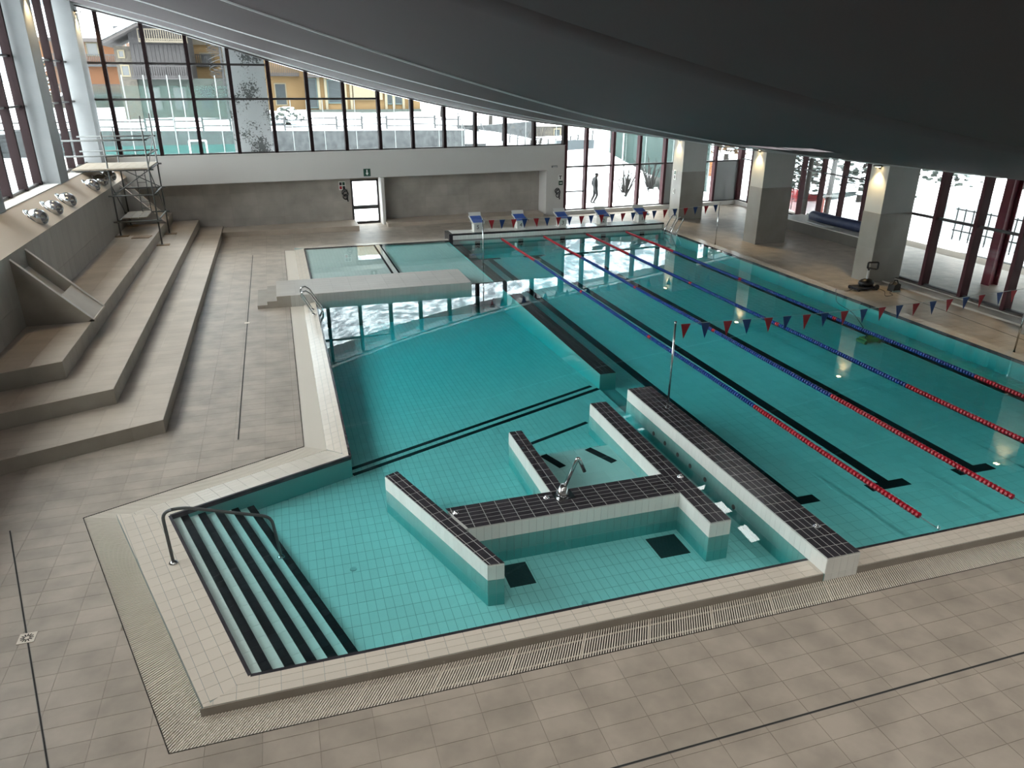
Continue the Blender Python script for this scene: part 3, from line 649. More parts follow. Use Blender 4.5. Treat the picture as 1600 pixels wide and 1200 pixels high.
for i, (x, y) in enumerate(GAL):
    z = zc(x, y) - .07
    o = thing('added_ceiling_lamp', (x, y, z), 'added round ' + ('front' if i < 5 else 'rear') + ' row ceiling lamp over the gallery, ' + ['first', 'second', 'third', 'fourth', 'fifth'][i % 5] + ' from side windows', 'lamp', 'added ceiling lamps over the gallery end')
    BM().lathe([(.22, .03), (.22, -.02), (.17, -.03), (.17, .0)], (x, y, z), n=24).obj('lamp_ring', M_SEAM, o, True)
    BM().lathe([(.17, -.005), (.001, -.006)], (x, y, z), n=24).obj('lamp_lens', M_LAMP2, o)
    ld = bpy.data.lights.new('lamp_beam', 'SPOT'); ld.energy = GAL_W; ld.color = (1, .955, .89); ld.spot_size = math.radians(130); ld.spot_blend = .9; ld.shadow_soft_size = .16
    lo = bpy.data.objects.new('lamp_beam', ld); COL.objects.link(lo); lo.parent = o; lo.location = (0, 0, -.06)
# ---- hanging roof
SKY = [(21.2, 22.0), (15.2, 16.1), (14.0, 14.9), (9.75, 10.5), (8.4, 9.5), (7.0, 8.2)]
SX0, SX1 = 4.15, 4.8
def roof(name, ys, dz, m, label):
    xs = sorted(set([-17 + k for k in range(41)] + [SX0, SX1])); ys = sorted(set(ys))
    b = BM(); nx = len(xs); hole = lambda x, y: SX0 <= x < SX1 and any(a <= y < c for a, c in SKY)
    for top in (0, 1):
        for y in ys:
            for x in xs: b.v.append((x, y, zc(x, y) + dz + .45 * top))
    n = len(ys) * nx
    idx = lambda i, j, t: t * n + j * nx + i
    for j in range(len(ys) - 1):
        for i in range(nx - 1):
            if hole((xs[i] + xs[i + 1]) / 2, (ys[j] + ys[j + 1]) / 2):
                b.f.append((idx(i, j, 0), idx(i, j, 1), idx(i, j + 1, 1), idx(i, j + 1, 0))); b.f.append((idx(i + 1, j, 0), idx(i + 1, j + 1, 0), idx(i + 1, j + 1, 1), idx(i + 1, j, 1)))
                a, c = ys[j], ys[j + 1]
                if any(abs(s[0] - a) < .01 for s in SKY): b.f.append((idx(i, j, 0), idx(i + 1, j, 0), idx(i + 1, j, 1), idx(i, j, 1)))
                if any(abs(s[1] - c) < .01 for s in SKY): b.f.append((idx(i, j + 1, 0), idx(i, j + 1, 1), idx(i + 1, j + 1, 1), idx(i + 1, j + 1, 0)))
                continue
            b.f.append((idx(i, j, 0), idx(i, j + 1, 0), idx(i + 1, j + 1, 0), idx(i + 1, j, 0)))
            b.f.append((idx(i, j, 1), idx(i + 1, j, 1), idx(i + 1, j + 1, 1), idx(i, j + 1, 1)))
    for i in range(nx - 1):
        b.f.append((idx(i, 0, 0), idx(i + 1, 0, 0), idx(i + 1, 0, 1), idx(i, 0, 1)))
    b.m = [0] * len(b.f)
    o = b.obj(name, m, smooth=True); struct(o, label)
    return o
ya = [1.65 + k for k in range(31)] + [32.6] + [v for s in SKY for v in s]
ya = [y for y in ya if not any(abs(y - v) < .12 and y != v for s in SKY for v in s)]
roof('ceiling', ya, 0, M_CEIL, 'dark grey hanging ceiling sweeping down towards the lane pool')
roof('ceiling', [-11.3 + .998 * k for k in range(13)] + [1.65], -.05, M_CEILD, 'darker ceiling panel over the gallery')
for i, (ya_, yb_) in enumerate(((7.6, 9.6), (14.6, 13.0), (23.0, 20.0))):
    pts = []
    for k in range(60):
        x = -16.5 + k * .5; y = ya_ + (yb_ - ya_) * max(0, min(1, (x + 9) / 9)); pts.append(Vector((x, y, zc(x, y) - .03)))
    b = BM()
    for p, q in zip(pts, pts[1:]): b.beam(p, q, .05, .03)
    struct(b.obj('trim_%d' % (6 + i), M_SEAM), 'thin pale seam across the dark ceiling')
for i, (a, c) in enumerate(SKY):
    o = thing('skylight', ((SX0 + SX1) / 2, (a + c) / 2, zc(4.3, a) + .3), 'small roof window over the lane pool, ' + ['first', 'second', 'third', 'fourth', 'fifth', 'sixth'][i] + ' from the back windows', 'skylight', kind='structure')
    BM().prism([(SX0, a, zc(SX0, a) + .34), (SX1, a, zc(SX1, a) + .34), (SX1, c, zc(SX1, c) + .34), (SX0, c, zc(SX0, c) + .34)], (0, 0, .02)).obj('pane', M_GLASS, o)
# ================================================================== THINGS IN THE HALL
def copy_tree(o, parent=None):
    c = o.copy(); COL.objects.link(c)
    if parent: c.parent = parent; c.matrix_parent_inverse = o.matrix_parent_inverse.copy()
    for ch in list(o.children): copy_tree(ch, c)
    return c
def text_mesh(txt, size, m, depth=.004):
    cu = bpy.data.curves.new('lettering', 'FONT'); cu.body = txt; cu.size = size; cu.extrude = depth; cu.align_x = 'CENTER'; cu.align_y = 'CENTER'
    t = bpy.data.objects.new('lettering', cu); COL.objects.link(t); dg = bpy.context.evaluated_depsgraph_get(); dg.update()
    me = bpy.data.meshes.new_from_object(t.evaluated_get(dg)); bpy.data.objects.remove(t); bpy.data.curves.remove(cu)
    me.materials.clear(); me.materials.append(m); return me
# ---- starting blocks (built at the origin, pool side towards -y)
def start_block():
    o = thing('starting_block', (0, 0, 0), 'x', 'starting block', 'starting blocks on the start wall')
    BM().prism([(-.17, -.16, 0), (.17, -.16, 0), (.19, -.2, .40), (-.19, -.2, .40)], (0, .42, .0)).obj('pedestal', M_BLOCKW, o)
    BM().box(-.24, .24, -.2, .3, 0, .025).obj('foot_plate', M_BLOCKW, o)
    sl_ = lambda y: .43 + (y + .34) * .30
    y0, y1 = -.34, .40
    BM().prism([(-.27, y0, sl_(y0) - .05), (.27, y0, sl_(y0) - .05), (.30, y1, sl_(y1) - .05), (-.30, y1, sl_(y1) - .05)], (0, 0, .05)).obj('platform', M_BLOCKW, o)
    for a, c in ((y0 + .02, -.02), (.01, y1 - .03)):
        BM().prism([(-.245, a, sl_(a)), (.245, a, sl_(a)), (.26, c, sl_(c)), (-.26, c, sl_(c))], (0, 0, .014)).obj('tread_pad', M_BLOCKB, o)
    BM().prism([(-.28, .30, sl_(.30)), (.28, .30, sl_(.30)), (.29, y1 + .02, sl_(y1) + .12), (-.29, y1 + .02, sl_(y1) + .12)], (0, .03, .02)).obj('back_rest', M_BLOCKW, o)
    for s in (-1, 1):
        BM().tube([(s * .27, -.26, .42), (s * .34, -.24, .40), (s * .35, -.1, .50), (s * .30, .02, .52)], .013, 8).obj('grab_handle', M_CHROME, o, True)
    return o
proto = start_block()
for i, x in enumerate(LX):
    o = proto if i == 0 else copy_tree(proto)
    o.location = (x + .10, 25.45, .2745)
    o['label'] = 'blue topped white starting block marked with a ' + ['five, nearest the paddling pool', 'four', 'three', 'two', 'one, nearest the chrome ladder'][i]
for i, o in enumerate(sorted([q for q in COL.objects if q.name.startswith('starting_block')], key=lambda q: q.location.x)):
    t = link('block_number', text_mesh(str(5 - i), .26, M_INK), o); t.matrix_parent_inverse = Matrix()
    t.location = (0, -.192, .2); t.rotation_euler = (math.radians(90 + 5), 0, 0)
# ---- lane ropes
RLAB = ['lane rope nearest the leisure pool', 'second lane rope from the leisure pool', 'third lane rope from the leisure pool', 'lane rope nearest the right hand pillars']
for x, lb in zip((2.12, 4.15, 6.3, 8.36), RLAB):
    o = thing('lane_rope', (x, 12.5, -.01), 'red and blue floating ' + lb, 'lane rope', 'lane ropes')
    BM().tube([(x, .05, .0), (x, 12.5, -.008), (x, 24.97, .0)], .008, 6).obj('cable', M_STEEL, o)
    r = BM(); bl = BM(); y = .45
    while y < 24.6:
        red = y < 5 or y > 20 or abs(y - 10) < .09 or abs(y - 15) < .09
        jx = x + .012 * math.sin(y * .9 + x)
        (r if red else bl).lathe([(.018, 0), (.052, .008), (.052, .05), (.018, .058)], (jx, y, .004), (0, 1, 0), 8)
        y += .084
    r.obj('red_floats', M_RED, o)['kind'] = 'stuff'; bl.obj('blue_floats', M_BLUE, o)['kind'] = 'stuff'
    for yy in (.06, 24.93): BM().tube([(x, yy, -.02), (x + .03, yy, .02), (x, yy + .03, .05), (x - .03, yy, .02)], .007, 6, closed=True).obj('end_hook', M_CHROME, o)
# ---- pennant lines
def pennants(a, c, xs, lb, w, h, posts):
    a = Vector(a); c = Vector(c)
    o = thing('pennant_line', a, lb, 'flag line', 'backstroke flag lines')
    at_ = lambda x: a.lerp(c, (x - a.x) / (c.x - a.x)) - Vector((0, 0, .10 * math.sin(PI * (x - a.x) / (c.x - a.x))))
    BM().tube([at_(a.x + (c.x - a.x) * k / 24) for k in range(25)], .006, 5).obj('cord', M_ROPE, o)
    dr_ = (c - a).normalized()
    for i, x in enumerate(xs):
        p = at_(x); q = p + dr_ * random.uniform(-.02, .02) + Vector((random.uniform(-.03, .03), random.uniform(-.03, .03), -h * random.uniform(.94, 1.04)))
        BM().prism([p - dr_ * w / 2, p + dr_ * w / 2, q], (0, .004, 0)).obj('pennant', M_FBLUE if i % 2 else M_FRED, o)
    for (px, py, pz, pt, pl) in posts:
        s = thing('flag_post', (px, py, pz), pl, 'post')
        BM().tube([(px, py, pz), (px, py, pt)], .022, 10).obj('pole', M_CHROME, s, True)
        BM().lathe([(.06, 0), (.06, .012), (.028, .02), (.026, .07)], (px, py, pz)).obj('base_flange', M_CHROME, s, True)
        BM().lathe([(.024, 0), (.03, .01), (.02, .045)], (px, py, pt)).obj('pole_cap', M_CHROME, s, True)
pennants((-.05, 5.03, 2.1), (11.1, 6.3, 1.70), [.21, .7, 1.27, 1.77, 2.36, 2.88, 3.44, 3.97, 4.56, 5.15, 5.74, 6.3, 6.86, 7.43, 8.02, 8.6, 9.19, 9.85, 10.4], 'near line of red and blue pennants over the lane pool', .24, .34,
         [(-.05, 5.03, ZT, 2.12, 'tall chrome flag post on the black topped dividing wall'), (11.1, 6.3, D, 1.72, 'chrome flag post on the deck by the near right windows')])
pennants((-.08, 19.8, 1.75), (11.05, 21.1, 1.70), [.28, .73, 1.22, 1.68, 2.17, 2.65, 3.16, 3.65, 4.2, 4.64, 5.12, 5.63, 6.15, 6.64, 7.21, 7.68, 8.23, 8.72, 9.28, 9.78, 10.36, 10.85], 'far line of red and blue pennants in front of the starting blocks', .24, .36,
         [(-.08, 19.8, -.06, 1.77, 'thin flag post standing on the submerged ledge'), (11.05, 21.1, D, 1.72, 'thin flag post on the deck by the middle pillar')])
# ---- pool ladders
def ladder(edge, y0, y1, s, lb):
    """s = +1 when the water lies on the +x side"""
    o = thing('pool_ladder', (edge, (y0 + y1) / 2, 0), lb, 'ladder')
    for y in (y0, y1):
        e = edge; P = [(e - s * .15, y, -.01), (e - s * .42, y, .50), (e - s * .47, y, .62), (e - s * .43, y, .72), (e - s * .32, y, .75), (e - s * .2, y, .66), (e + s * .12, y, .08), (e + s * .14, y, -.1), (e + s * .14, y, -.45)]
        sm = []
        for k in range(len(P) - 1):
            a, c = Vector(P[k]), Vector(P[k + 1]); sm += [a.lerp(c, t / 3) for t in range(3)]
        BM().tube(sm + [P[-1]], .027, 10).obj('side_rail', M_CHROME, o, True)
        BM().lathe([(.05, 0), (.05, .012), (.026, .03)], (e - s * .15, y, 0)).obj('rail_flange', M_CHROME, o, True)
    for z in (-.12, -.3): BM().box(min(edge + s * .10, edge + s * .18), max(edge + s * .10, edge + s * .18), y0, y1, z - .012, z + .012).obj('rung', M_CHROME, o)
ladder(-6.62, 14.95, 15.5, 1, 'bent chrome pool ladder beside the raised walkway')
ladder(10.41, 23.75, 24.4, -1, 'bent chrome pool ladder near the start wall corner')
# ---- stair handrail
o = thing('stair_handrail', (-9.45, 2.65, 0), 'bent steel handrail over the black striped pool stairs', 'handrail')
def arc(pts, r=.16, n=6):
    """round the corners of a polyline"""
    pts = [Vector(p) for p in pts]; out = [pts[0]]
    for a, p, c in zip(pts, pts[1:], pts[2:]):
        u = (a - p).normalized() * r; v = (c - p).normalized() * r
        out += [(p + u) * (1 - t) ** 2 + p * 2 * t * (1 - t) + (p + v) * t * t for t in [k / n for k in range(n + 1)]]
    return out + [pts[-1]]
BM().tube(arc([(-9.45, 2.65, 0), (-9.47, 2.65, .88), (-9.2, 2.67, .90), (-8.02, 2.80, .44), (-7.96, 2.84, -.3)], .14), .024, 12).obj('rail', M_STEEL, o, True)
BM().lathe([(.065, 0), (.065, .015), (.03, .04)], (-9.45, 2.65, 0)).obj('deck_flange', M_CHROME, o, True)
BM().lathe([(.06, 0), (.06, .015), (.03, .04)], (-7.96, 2.84, -.345)).obj('step_flange', M_CHROME, o, True)
# ---- water spout
o = thing('water_spout', (-3.45, 2.33, ZT), 'bent chrome swan neck water spout on the divider wall', 'water spout')
BM().box(-3.6, -3.26, 2.2, 2.48, ZT, ZT + .012).obj('base_plate', M_CHROME, o)
BM().lathe([(.11, 0), (.10, .06), (.05, .20)], (-3.45, 2.34, ZT + .012), (.12, 0, 1)).obj('sleeve', M_CHROME, o, True)
BM().tube(arc([(-3.44, 2.34, ZT + .1), (-3.21, 2.30, .98), (-3.09, 2.29, .70)], .07), .032, 12).obj('spout_pipe', M_CHROME, o, True)
for x, y, lb in ((-5.25, 2.34, 'at the slanting end of the cross wall'), (-3.72, 2.36, 'beside the swan neck spout'), (-1.27, 2.33, 'where the cross wall meets the long arm'), (-.02, .36, 'near the end of the long lane wall')):
    o = BM().lathe([(.055, 0), (.055, .012), (.03, .018), (.026, .04), (.012, .046)], (x, y, ZT), n=14).obj('push_button', M_CHROME, smooth=True); tag(o, 'small round chrome push button ' + lb, 'button')
for y, z in ((4.87, -.21), (4.38, -.2), (3.86, -.2), (3.38, -.2), (2.84, -.2), (1.9, -.23)):
    BM().lathe([(.045, 0), (.045, .012), (.02, .014)], (-.416, y, z), (-1, 0, 0), 12).obj('massage_jet', M_DARK, w1)
# ---- slot drains in the deck
def slot(p, q, lb):
    o = thing('slot_drain', ((p[0] + q[0]) / 2, (p[1] + q[1]) / 2, D), lb, 'drain')
    a, c = Vector((*p, D + .001)), Vector((*q, D + .001)); b = BM(); b.beam(a, c, .014, .006); b.obj('slot', M_DARK, o)
    n = Vector((-(c - a).y, (c - a).x, 0)).normalized() * .010
    for s in (-1, 1): b = BM(); b.beam(a + n * s, c + n * s, .004, .008); b.obj('slot_lip', M_STEEL, o)
slot((-8.74, 24.84), (-8.71, 6.9), 'thin dark slot drain between the seating steps and the leisure pool')
slot((-12.1, 4.52), (-9.75, -2.35), 'thin dark slot drain left of the slatted grate by the stairs')
slot((-5.5, -2.37), (6.5, -2.33), 'thin dark slot drain across the near deck')
slot((12.75, 12.2), (12.1, 3.2), 'thin dark slot drain in front of the near right windows')
o = thing('drain_cover', (-11.12, 1.65, D), 'white square drain cover with petal slots on the slot drain', 'drain cover')
BM().box(-11.22, -11.02, 1.55, 1.75, D + .002, D + .009).obj('cover_plate', M_GRATE, o)
for k in range(12):
    a = 2 * PI * k / 12; b = BM(); c_ = Vector((-11.12, 1.65, D + .0095)); d_ = Vector((math.cos(a), math.sin(a), 0)); b.beam(c_ + d_ * .03, c_ + d_ * .078, .014, .003); b.obj('petal_slot', M_DARK, o)
o = BM().box(-8.80, -8.66, 14.95, 15.1, D + .002, D + .009).obj('drain_cover', M_GRATE); tag(o, 'tiny pale drain cover on the long slot drain beside the seating steps', 'drain cover')
# ---- air nozzles on the sloping shelf
for k, y in enumerate((16.5, 18.2, 19.95, 23.75, 25.3, 27.0)):
    grp = 'nearer group of three' if k < 3 else 'further group of three behind the scaffold'
    o = thing('air_nozzle', (-14.05, y, 3.02), 'chrome jet air nozzle, ' + ['first', 'second', 'third'][k % 3] + ' of the ' + grp, 'air nozzle', 'jet air nozzles')
    n = Vector((.70, 0, .71)); c0 = Vector((-14.08, y, 3.03)); ax = Vector((.80, -.28, -.02)).normalized()
    BM().lathe([(.30, -.01), (.31, .02), (.25, .04), (.23, .02)], c0, n, 24).obj('wall_flange', M_CHROME, o, True)
    BM().lathe([(.20, -.08), (.24, .02), (.25, .12), (.23, .22), (.17, .32), (.165, .33), (.15, .30), (.14, .12)], c0, ax, 24).obj('nozzle_barrel', M_CHROME, o, True)
    BM().lathe([(.14, .13), (.02, .14)], c0, ax, 20).obj('nozzle_throat', M_DARK, o)
# ---- scaffold tower
sc = thing('scaffold_tower', (-12.8, 25.9, .53), 'galvanised tube scaffold tower on the seating steps', 'scaffold')
A_, B_, C2, D_ = (-13.55, 24.8, .93), (-12.1, 24.65, .53), (-12.1, 27.1, .53), (-13.55, 27.2, .93)
def tb(name, p, q, r=.03, m=None): return BM().tube([p, q], r, 8).obj(name, m or M_STEEL, sc, True)
for (p, top) in ((A_, 4.85), (B_, 5.4), (C2, 5.42), (D_, 4.9)):
    tb('standard', (p[0], p[1], p[2] + .03), (p[0], p[1], top))
    BM().box(p[0] - .28, p[0] + .28, p[1] - .14, p[1] + .14, p[2], p[2] + .035).obj('sole_board', mat('sole_board', '#a08c74', .8, var=.4), sc)
    BM().lathe([(.08, 0), (.08, .01), (.03, .015)], (p[0], p[1], p[2] + .035)).obj('base_plate', M_STEEL, sc)
    for z in (3.5, 4.0, 4.55, 1.5, 2.5): BM().lathe([(.034, 0), (.034, .06)], (p[0], p[1], z - .03), n=8).obj('coupler', M_STEEL, sc)
for z in (3.99, 4.55):
    for y in (24.72, 27.15): tb('guard_rail', (-14.9, y, z), (-12.0, y, z))
    tb('guard_rail', (-12.08, 24.5, z), (-12.08, 27.3, z))
for z in (1.5, 2.5, 3.45):
    for y in (24.72, 27.15): tb('ledger', (-13.7 if z < 3 else -14.8, y, z), (-11.95, y, z))
    tb('ledger', (-12.1, 24.5, z), (-12.1, 27.3, z)); tb('ledger', (-13.55, 24.6, z), (-13.55, 27.3, z))
for p, q in (((-13.55, 24.75, 2.5), (-12.1, 24.66, 3.45)), ((-13.55, 24.8, 2.9), (-13.55, 27.2, 1.1)), ((-12.1, 24.7, 3.4), (-12.1, 27.1, 1.6)), ((-13.55, 27.15, 3.3), (-12.1, 27.12, 2.5)), ((-12.1, 24.7, 3.6), (-12.1, 27.1, 4.5))): tb('brace', p, q, .02)
M_PLANK = mat('steel_plank', '#8f887c', .7, var=.4, scale=6, tint='#786f63')
for i in range(9): BM().box(-14.75 + i * .295, -14.75 + i * .295 + .285, 24.62, 27.22, 3.48, 3.53).obj('deck_plank', M_PLANK, sc)
for i in range(3): BM().box(-13.5 + i * .3, -13.22 + i * .3, 25.4, 27.1, 1.51, 1.55).obj('lower_plank', M_PLANK, sc)
for x in (-12.95, -12.62): tb('ladder_stile', (x, 26.9, 1.5), (x, 26.9, 3.48), .016)
for k in range(7): tb('ladder_rung', (-12.95, 26.9, 1.7 + k * .26), (-12.62, 26.9, 1.7 + k * .26), .012)
o = BM().prism([(-13.1, 24.2, .93), (-12.45, 24.15, .93), (-12.4, 24.6, .93), (-13.05, 24.62, .93)], (0, 0, .03)).obj('board', mat('stained_board', '#9c8a76', .8, var=.6, scale=5, tint='#6f5f4e')); tag(o, 'stained wooden board lying beside the scaffold foot', 'board')
# ---- pool cleaner trolley, transformer box and cable
o = thing('cleaner_trolley', (12.05, 12.95, D), 'black pool cleaner trolley with an upright grey handle', 'trolley')
M_BLK = mat('black_plastic', '#1a1b1e', .45); M_GRY = mat('grey_tube', '#b4b6b6', .4)
BM().prism([(11.55, 12.75, D + .05), (12.4, 12.75, D + .05), (12.4, 13.2, D + .05), (11.55, 13.2, D + .05)], (0, 0, .07)).obj('chassis', mat('dark_blue_plastic', '#20242f', .45), o)
BM().blob((12.1, 12.98, D + .22), .3, .22, .16, 14, 8).obj('cleaner_body', M_BLK, o, True)
for x, y in ((12.35, 12.72), (12.35, 13.22), (11.62, 12.74), (11.62, 13.2)):
    BM().lathe([(.03, 0), (.10 if x > 12 else .06, .005), (.10 if x > 12 else .06, .045), (.03, .05)], (x, y - .025, D + (.105 if x > 12 else .065)), (0, 1, 0), 16).obj('wheel', M_BLK, o)
BM().tube([(12.08, 12.98, D + .1), (12.1, 12.98, .55)], .03, 10).obj('handle_post', M_GRY, o, True)
BM().tube(arc([(12.1, 12.98, .55), (12.1, 12.98, .64), (11.96, 12.9, .66), (11.96, 12.9, .86), (12.3, 12.8, .86), (12.3, 12.8, .62), (12.1, 12.98, .64)], .05), .034, 8).obj('handle_grip', M_BLK, o, True)
o = thing('power_unit', (12.85, 12.45, D), 'small black power unit standing on the deck by the window kerb', 'power unit')
BM().prism([(12.7, 12.32, D), (13.0, 12.32, D), (13.0, 12.32, .14), (12.86, 12.32, .2), (12.74, 12.32, .12)], (0, .28, 0)).obj('casing', M_BLK, o)
BM().box(12.69, 13.01, 12.3, 12.34, D, D + .05).obj('label_strip', mat('grey_strip', '#7d8a86', .5), o)
BM().tube([(12.74, 12.46, .12), (12.82, 12.46, .26), (12.94, 12.46, .26), (13.0, 12.46, .14)], .018, 8).obj('carry_handle', M_BLK, o)
def smooth_path(pts, n=6):
    P = [Vector(p) for p in pts]; out = []
    for i in range(len(P) - 1):
        a, b_, c, d = P[max(i - 1, 0)], P[i], P[i + 1], P[min(i + 2, len(P) - 1)]
        for k in range(n):
            t = k / n; out.append(.5 * ((2 * b_) + (c - a) * t + (2 * a - 5 * b_ + 4 * c - d) * t * t + (3 * b_ - a - 3 * c + d) * t ** 3))
    return out + [P[-1]]
z = D + .012
o = BM().tube(smooth_path([(11.6, 12.95, D + .1), (11.3, 12.9, z), (11.0, 13.0, z), (10.6, 12.7, .05), (10.2, 12.2, .01), (9.6, 11.4, .005), (9.3, 10.4, .0), (8.95, 9.5, -.15), (8.85, 9.1, -.38)]), .01, 6).obj('floating_cable', M_BLK, smooth=True); tag(o, 'thin dark cable running from the trolley into the lane pool', 'cable')
o = BM().tube(smooth_path([(12.35, 13.0, .0), (12.55, 12.85, z), (12.5, 12.5, z), (12.15, 12.1, z), (12.1, 11.95, z), (12.4, 12.0, z), (12.5, 12.25, z), (12.7, 12.4, z), (12.76, 12.42, .0)]), .011, 6).obj('power_cable', M_BLK, smooth=True); tag(o, 'coiled dark cable between trolley and power unit', 'cable')
o = thing('cleaner_robot', (8.85, 9.05, ZP), 'yellow brown pool cleaning robot on the lane pool floor', 'robot')
BM().prism([(8.62, 8.9, ZP + .05), (9.08, 8.9, ZP + .05), (9.08, 9.22, ZP + .05), (8.62, 9.22, ZP + .05)], (0, 0, .10)).obj('robot_body', mat('yellow_plastic', '#b59a3e', .5, var=.3), o)
for x in (8.6, 9.1): BM().tube([(x, 8.88, ZP + .06), (x, 9.24, ZP + .06)], .055, 10).obj('brush_roller', mat('tan_brush', '#8f7f4a', .9), o)
BM().tube([(8.7, 9.06, ZP + .15), (8.75, 9.06, ZP + .23), (8.95, 9.06, ZP + .23), (9.0, 9.06, ZP + .15)], .015, 6).obj('robot_handle', M_BLK, o)
# ---- rolled pool cover on the dark bench
o = thing('rolled_cover', (17.5, 20.5, .4), 'rolled dark blue pool cover lying on the window bench', 'pool cover')
M_TARP = mat('blue_tarpaulin', '#2a3350', .42, var=.5, scale=4, tint='#4a5470', bump=.5, bscale=8)
rings = [(17.45, 22.9, .66, .16), (17.45, 22.8, .66, .23), (17.47, 22.0, .65, .25), (17.48, 21.0, .65, .24), (17.5, 20, .65, .255), (17.5, 19.2, .65, .24), (17.5, 18.6, .65, .25), (17.5, 18.5, .65, .17)]
BM().tube([r[:3] for r in rings], [r[3] for r in rings], 16).obj('cover_roll', M_TARP, o, True)
BM().tube([(17.45, 23.2, .66), (17.5, 18.3, .65)], .05, 10).obj('core_tube', M_GRY, o, True)
for y in (22.95, 18.4):
    BM().box(17.35, 17.6, y - .03, y + .03, .40, .62).obj('cradle', M_GRY, o)
BM().prism([(17.0, 22.6, .402), (17.3, 22.4, .402), (17.2, 20.9, .402), (16.85, 21.1, .402)], (0, 0, .05)).obj('cover_flap', mat('pale_film', '#c5c8c6', .3, var=.4, scale=9, tint='#8e9494'), o)
# ---- signs and wall fittings
def sign(c, U, n, w, h, base, marks, lb, name='wall_sign'):
    o = thing(name, c, lb, 'sign'); c = Vector(c); U = Vector(U).normalized(); n = Vector(n).normalized(); Zv = Vector((0, 0, 1))
    BM().obb(c + n * .008, U * w / 2, n * .008, Zv * h / 2).obj('sign_plate', base, o)
    for (m, poly) in marks:
        BM().prism([c + n * .0165 + U * x * w + Zv * y * h for x, y in poly], n * .003).obj('pictogram', m, o)
    return o
wn = Vector((ST, -CT, 0)); wU = Vector((CT, ST, 0))
arrow = (M_SIGNW, [(-.08, .38), (.08, .38), (.08, -.05), (.22, -.05), (0, -.38), (-.22, -.05), (-.08, -.05)])
sign(WB(-3.17, 0, 2.52), wU, wn, .34, .36, M_SIGNG, [arrow], 'dark green exit sign with a white down arrow above the door', 'exit_sign')
rbar = lambda x0, x1, y0, y1, m=M_INK: (m, [(x0, y0), (x1, y0), (x1, y1), (x0, y1)])
sign(WB(-4.27, RD, 1.82), wU, wn, .34, .42, M_SIGNW, [rbar(-.4, -.05, .05, .4), rbar(.05, .4, .05, .4, M_SIGNG), rbar(-.4, -.05, -.4, -.05, M_SIGNR), rbar(.05, .4, -.4, -.05)], 'white notice with four small pictograms beside the back door')
sign(WB(7.3, 0, 1.88), wU, wn, .26, .28, M_SIGNW, [rbar(-.35, .35, .2, .35), rbar(-.1, .1, -.35, .2)], 'white notice on the pier beside the tall back windows')
sign(WB(7.33, 0, 1.58), wU, wn, .24, .22, M_SIGNG, [(M_SIGNW, [(-.3, -.1), (.1, -.1), (.1, -.25), (.35, 0), (.1, .25), (.1, .1), (-.3, .1)])], 'small green arrow sign below the white notice on the pier')
sign((12.744, 28.2, 2.15), (0, -1, 0), (-1, 0, 0), .26, .5, M_SIGNW, [rbar(-.3, .3, .05, .4, M_SIGNG), rbar(-.2, .2, -.4, -.05)], 'tall white and green notice on the furthest pillar')
sign((12.744, 28.18, 1.3), (0, -1, 0), (-1, 0, 0), .14, .24, M_SIGNW, [rbar(-.2, .2, -.35, .35)], 'tiny dark switch plate low on the furthest pillar')
def hose(c, lb):
    o = thing('hose_reel', c, lb, 'hose'); c = Vector(c)
    for k, (dx, dz, r) in enumerate(((0, .1, .13), (.04, .02, .12), (.02, -.12, .11))):
        q = [c + wn * (.05 + .02 * k) + wU * (dx + r * math.cos(a)) + Vector((0, 0, dz + r * math.sin(a) * 1.1)) for a in [2 * PI * i / 18 for i in range(18)]]
        BM().tube(q, .022, 6, closed=True).obj('hose_coil', M_BLK, o, True)
    BM().obb(c + wn * .03 + Vector((0, 0, .16)), wU * .05, wn * .03, (0, 0, .03)).obj('hose_hook', M_STEEL, o)
    BM().tube([c + wn * .06 + wU * .1 + Vector((0, 0, -.15)), c + wn * .06 + wU * .14 + Vector((0, 0, -.36))], .028, 8).obj('nozzle', M_BLK, o)
hose(WB(-4.18, RD, 1.40), 'dark coiled hose hanging beside the back door'); hose(WB(7.12, 0, 1.08), 'dark coiled hose hanging on the pier by the tall windows')
o = thing('emergency_lamp', WB(6.92, 0, 2.46), 'small grey emergency lamp on the white band near the pier', 'lamp')
BM().obb(WB(6.92, -.04, 2.46), wU * .16, wn * .04, (0, 0, .05)).obj('lamp_case', mat('grey_case', '#6f7478', .5), o)
BM().obb(WB(6.92, -.085, 2.45), wU * .13, wn * .008, (0, 0, .03)).obj('lamp_cover', mat('milky_cover', '#b9bdbd', .3), o)
# ================================================================== OUTSIDE
def zg(x, y):
    s = max(0, min(1, (y - 33) / 17)); z = .02 + 2.0 * s * s * (3 - 2 * s)
    if y > 50.2:
        k = max(0, min(1, (14 - x) / 8)); z += 1.3 * k + min(25, y - 50) * .06
    return z + .07 * math.sin(x * .7 + y * .3) * math.sin(y * .55)
def grid(name, xs, ys, f, m, label, cat):
    b = BM(); nx = len(xs)
    for y in ys:
        for x in xs: b.v.append((x, y, f(x, y)))
    for j in range(len(ys) - 1):
        for i in range(nx - 1): b.f.append((j * nx + i, j * nx + i + 1, (j + 1) * nx + i + 1, (j + 1) * nx + i))
    b.m = [0] * len(b.f); o = b.obj(name, m, smooth=True); tag(o, label, cat, kind='structure'); return o
yb = [33.2 + .6 * k for k in range(28)] + [50.15, 50.25] + [51 + 1.5 * k for k in range(30)]
xb = [-60 + 3 * k for k in range(12)] + [-24 + 1.0 * k for k in range(50)] + [26 + 3 * k for k in range(14)]
grid('snow_ground', xb, yb, zg, M_SNOW, 'snow covered ground behind the back windows', 'snow')
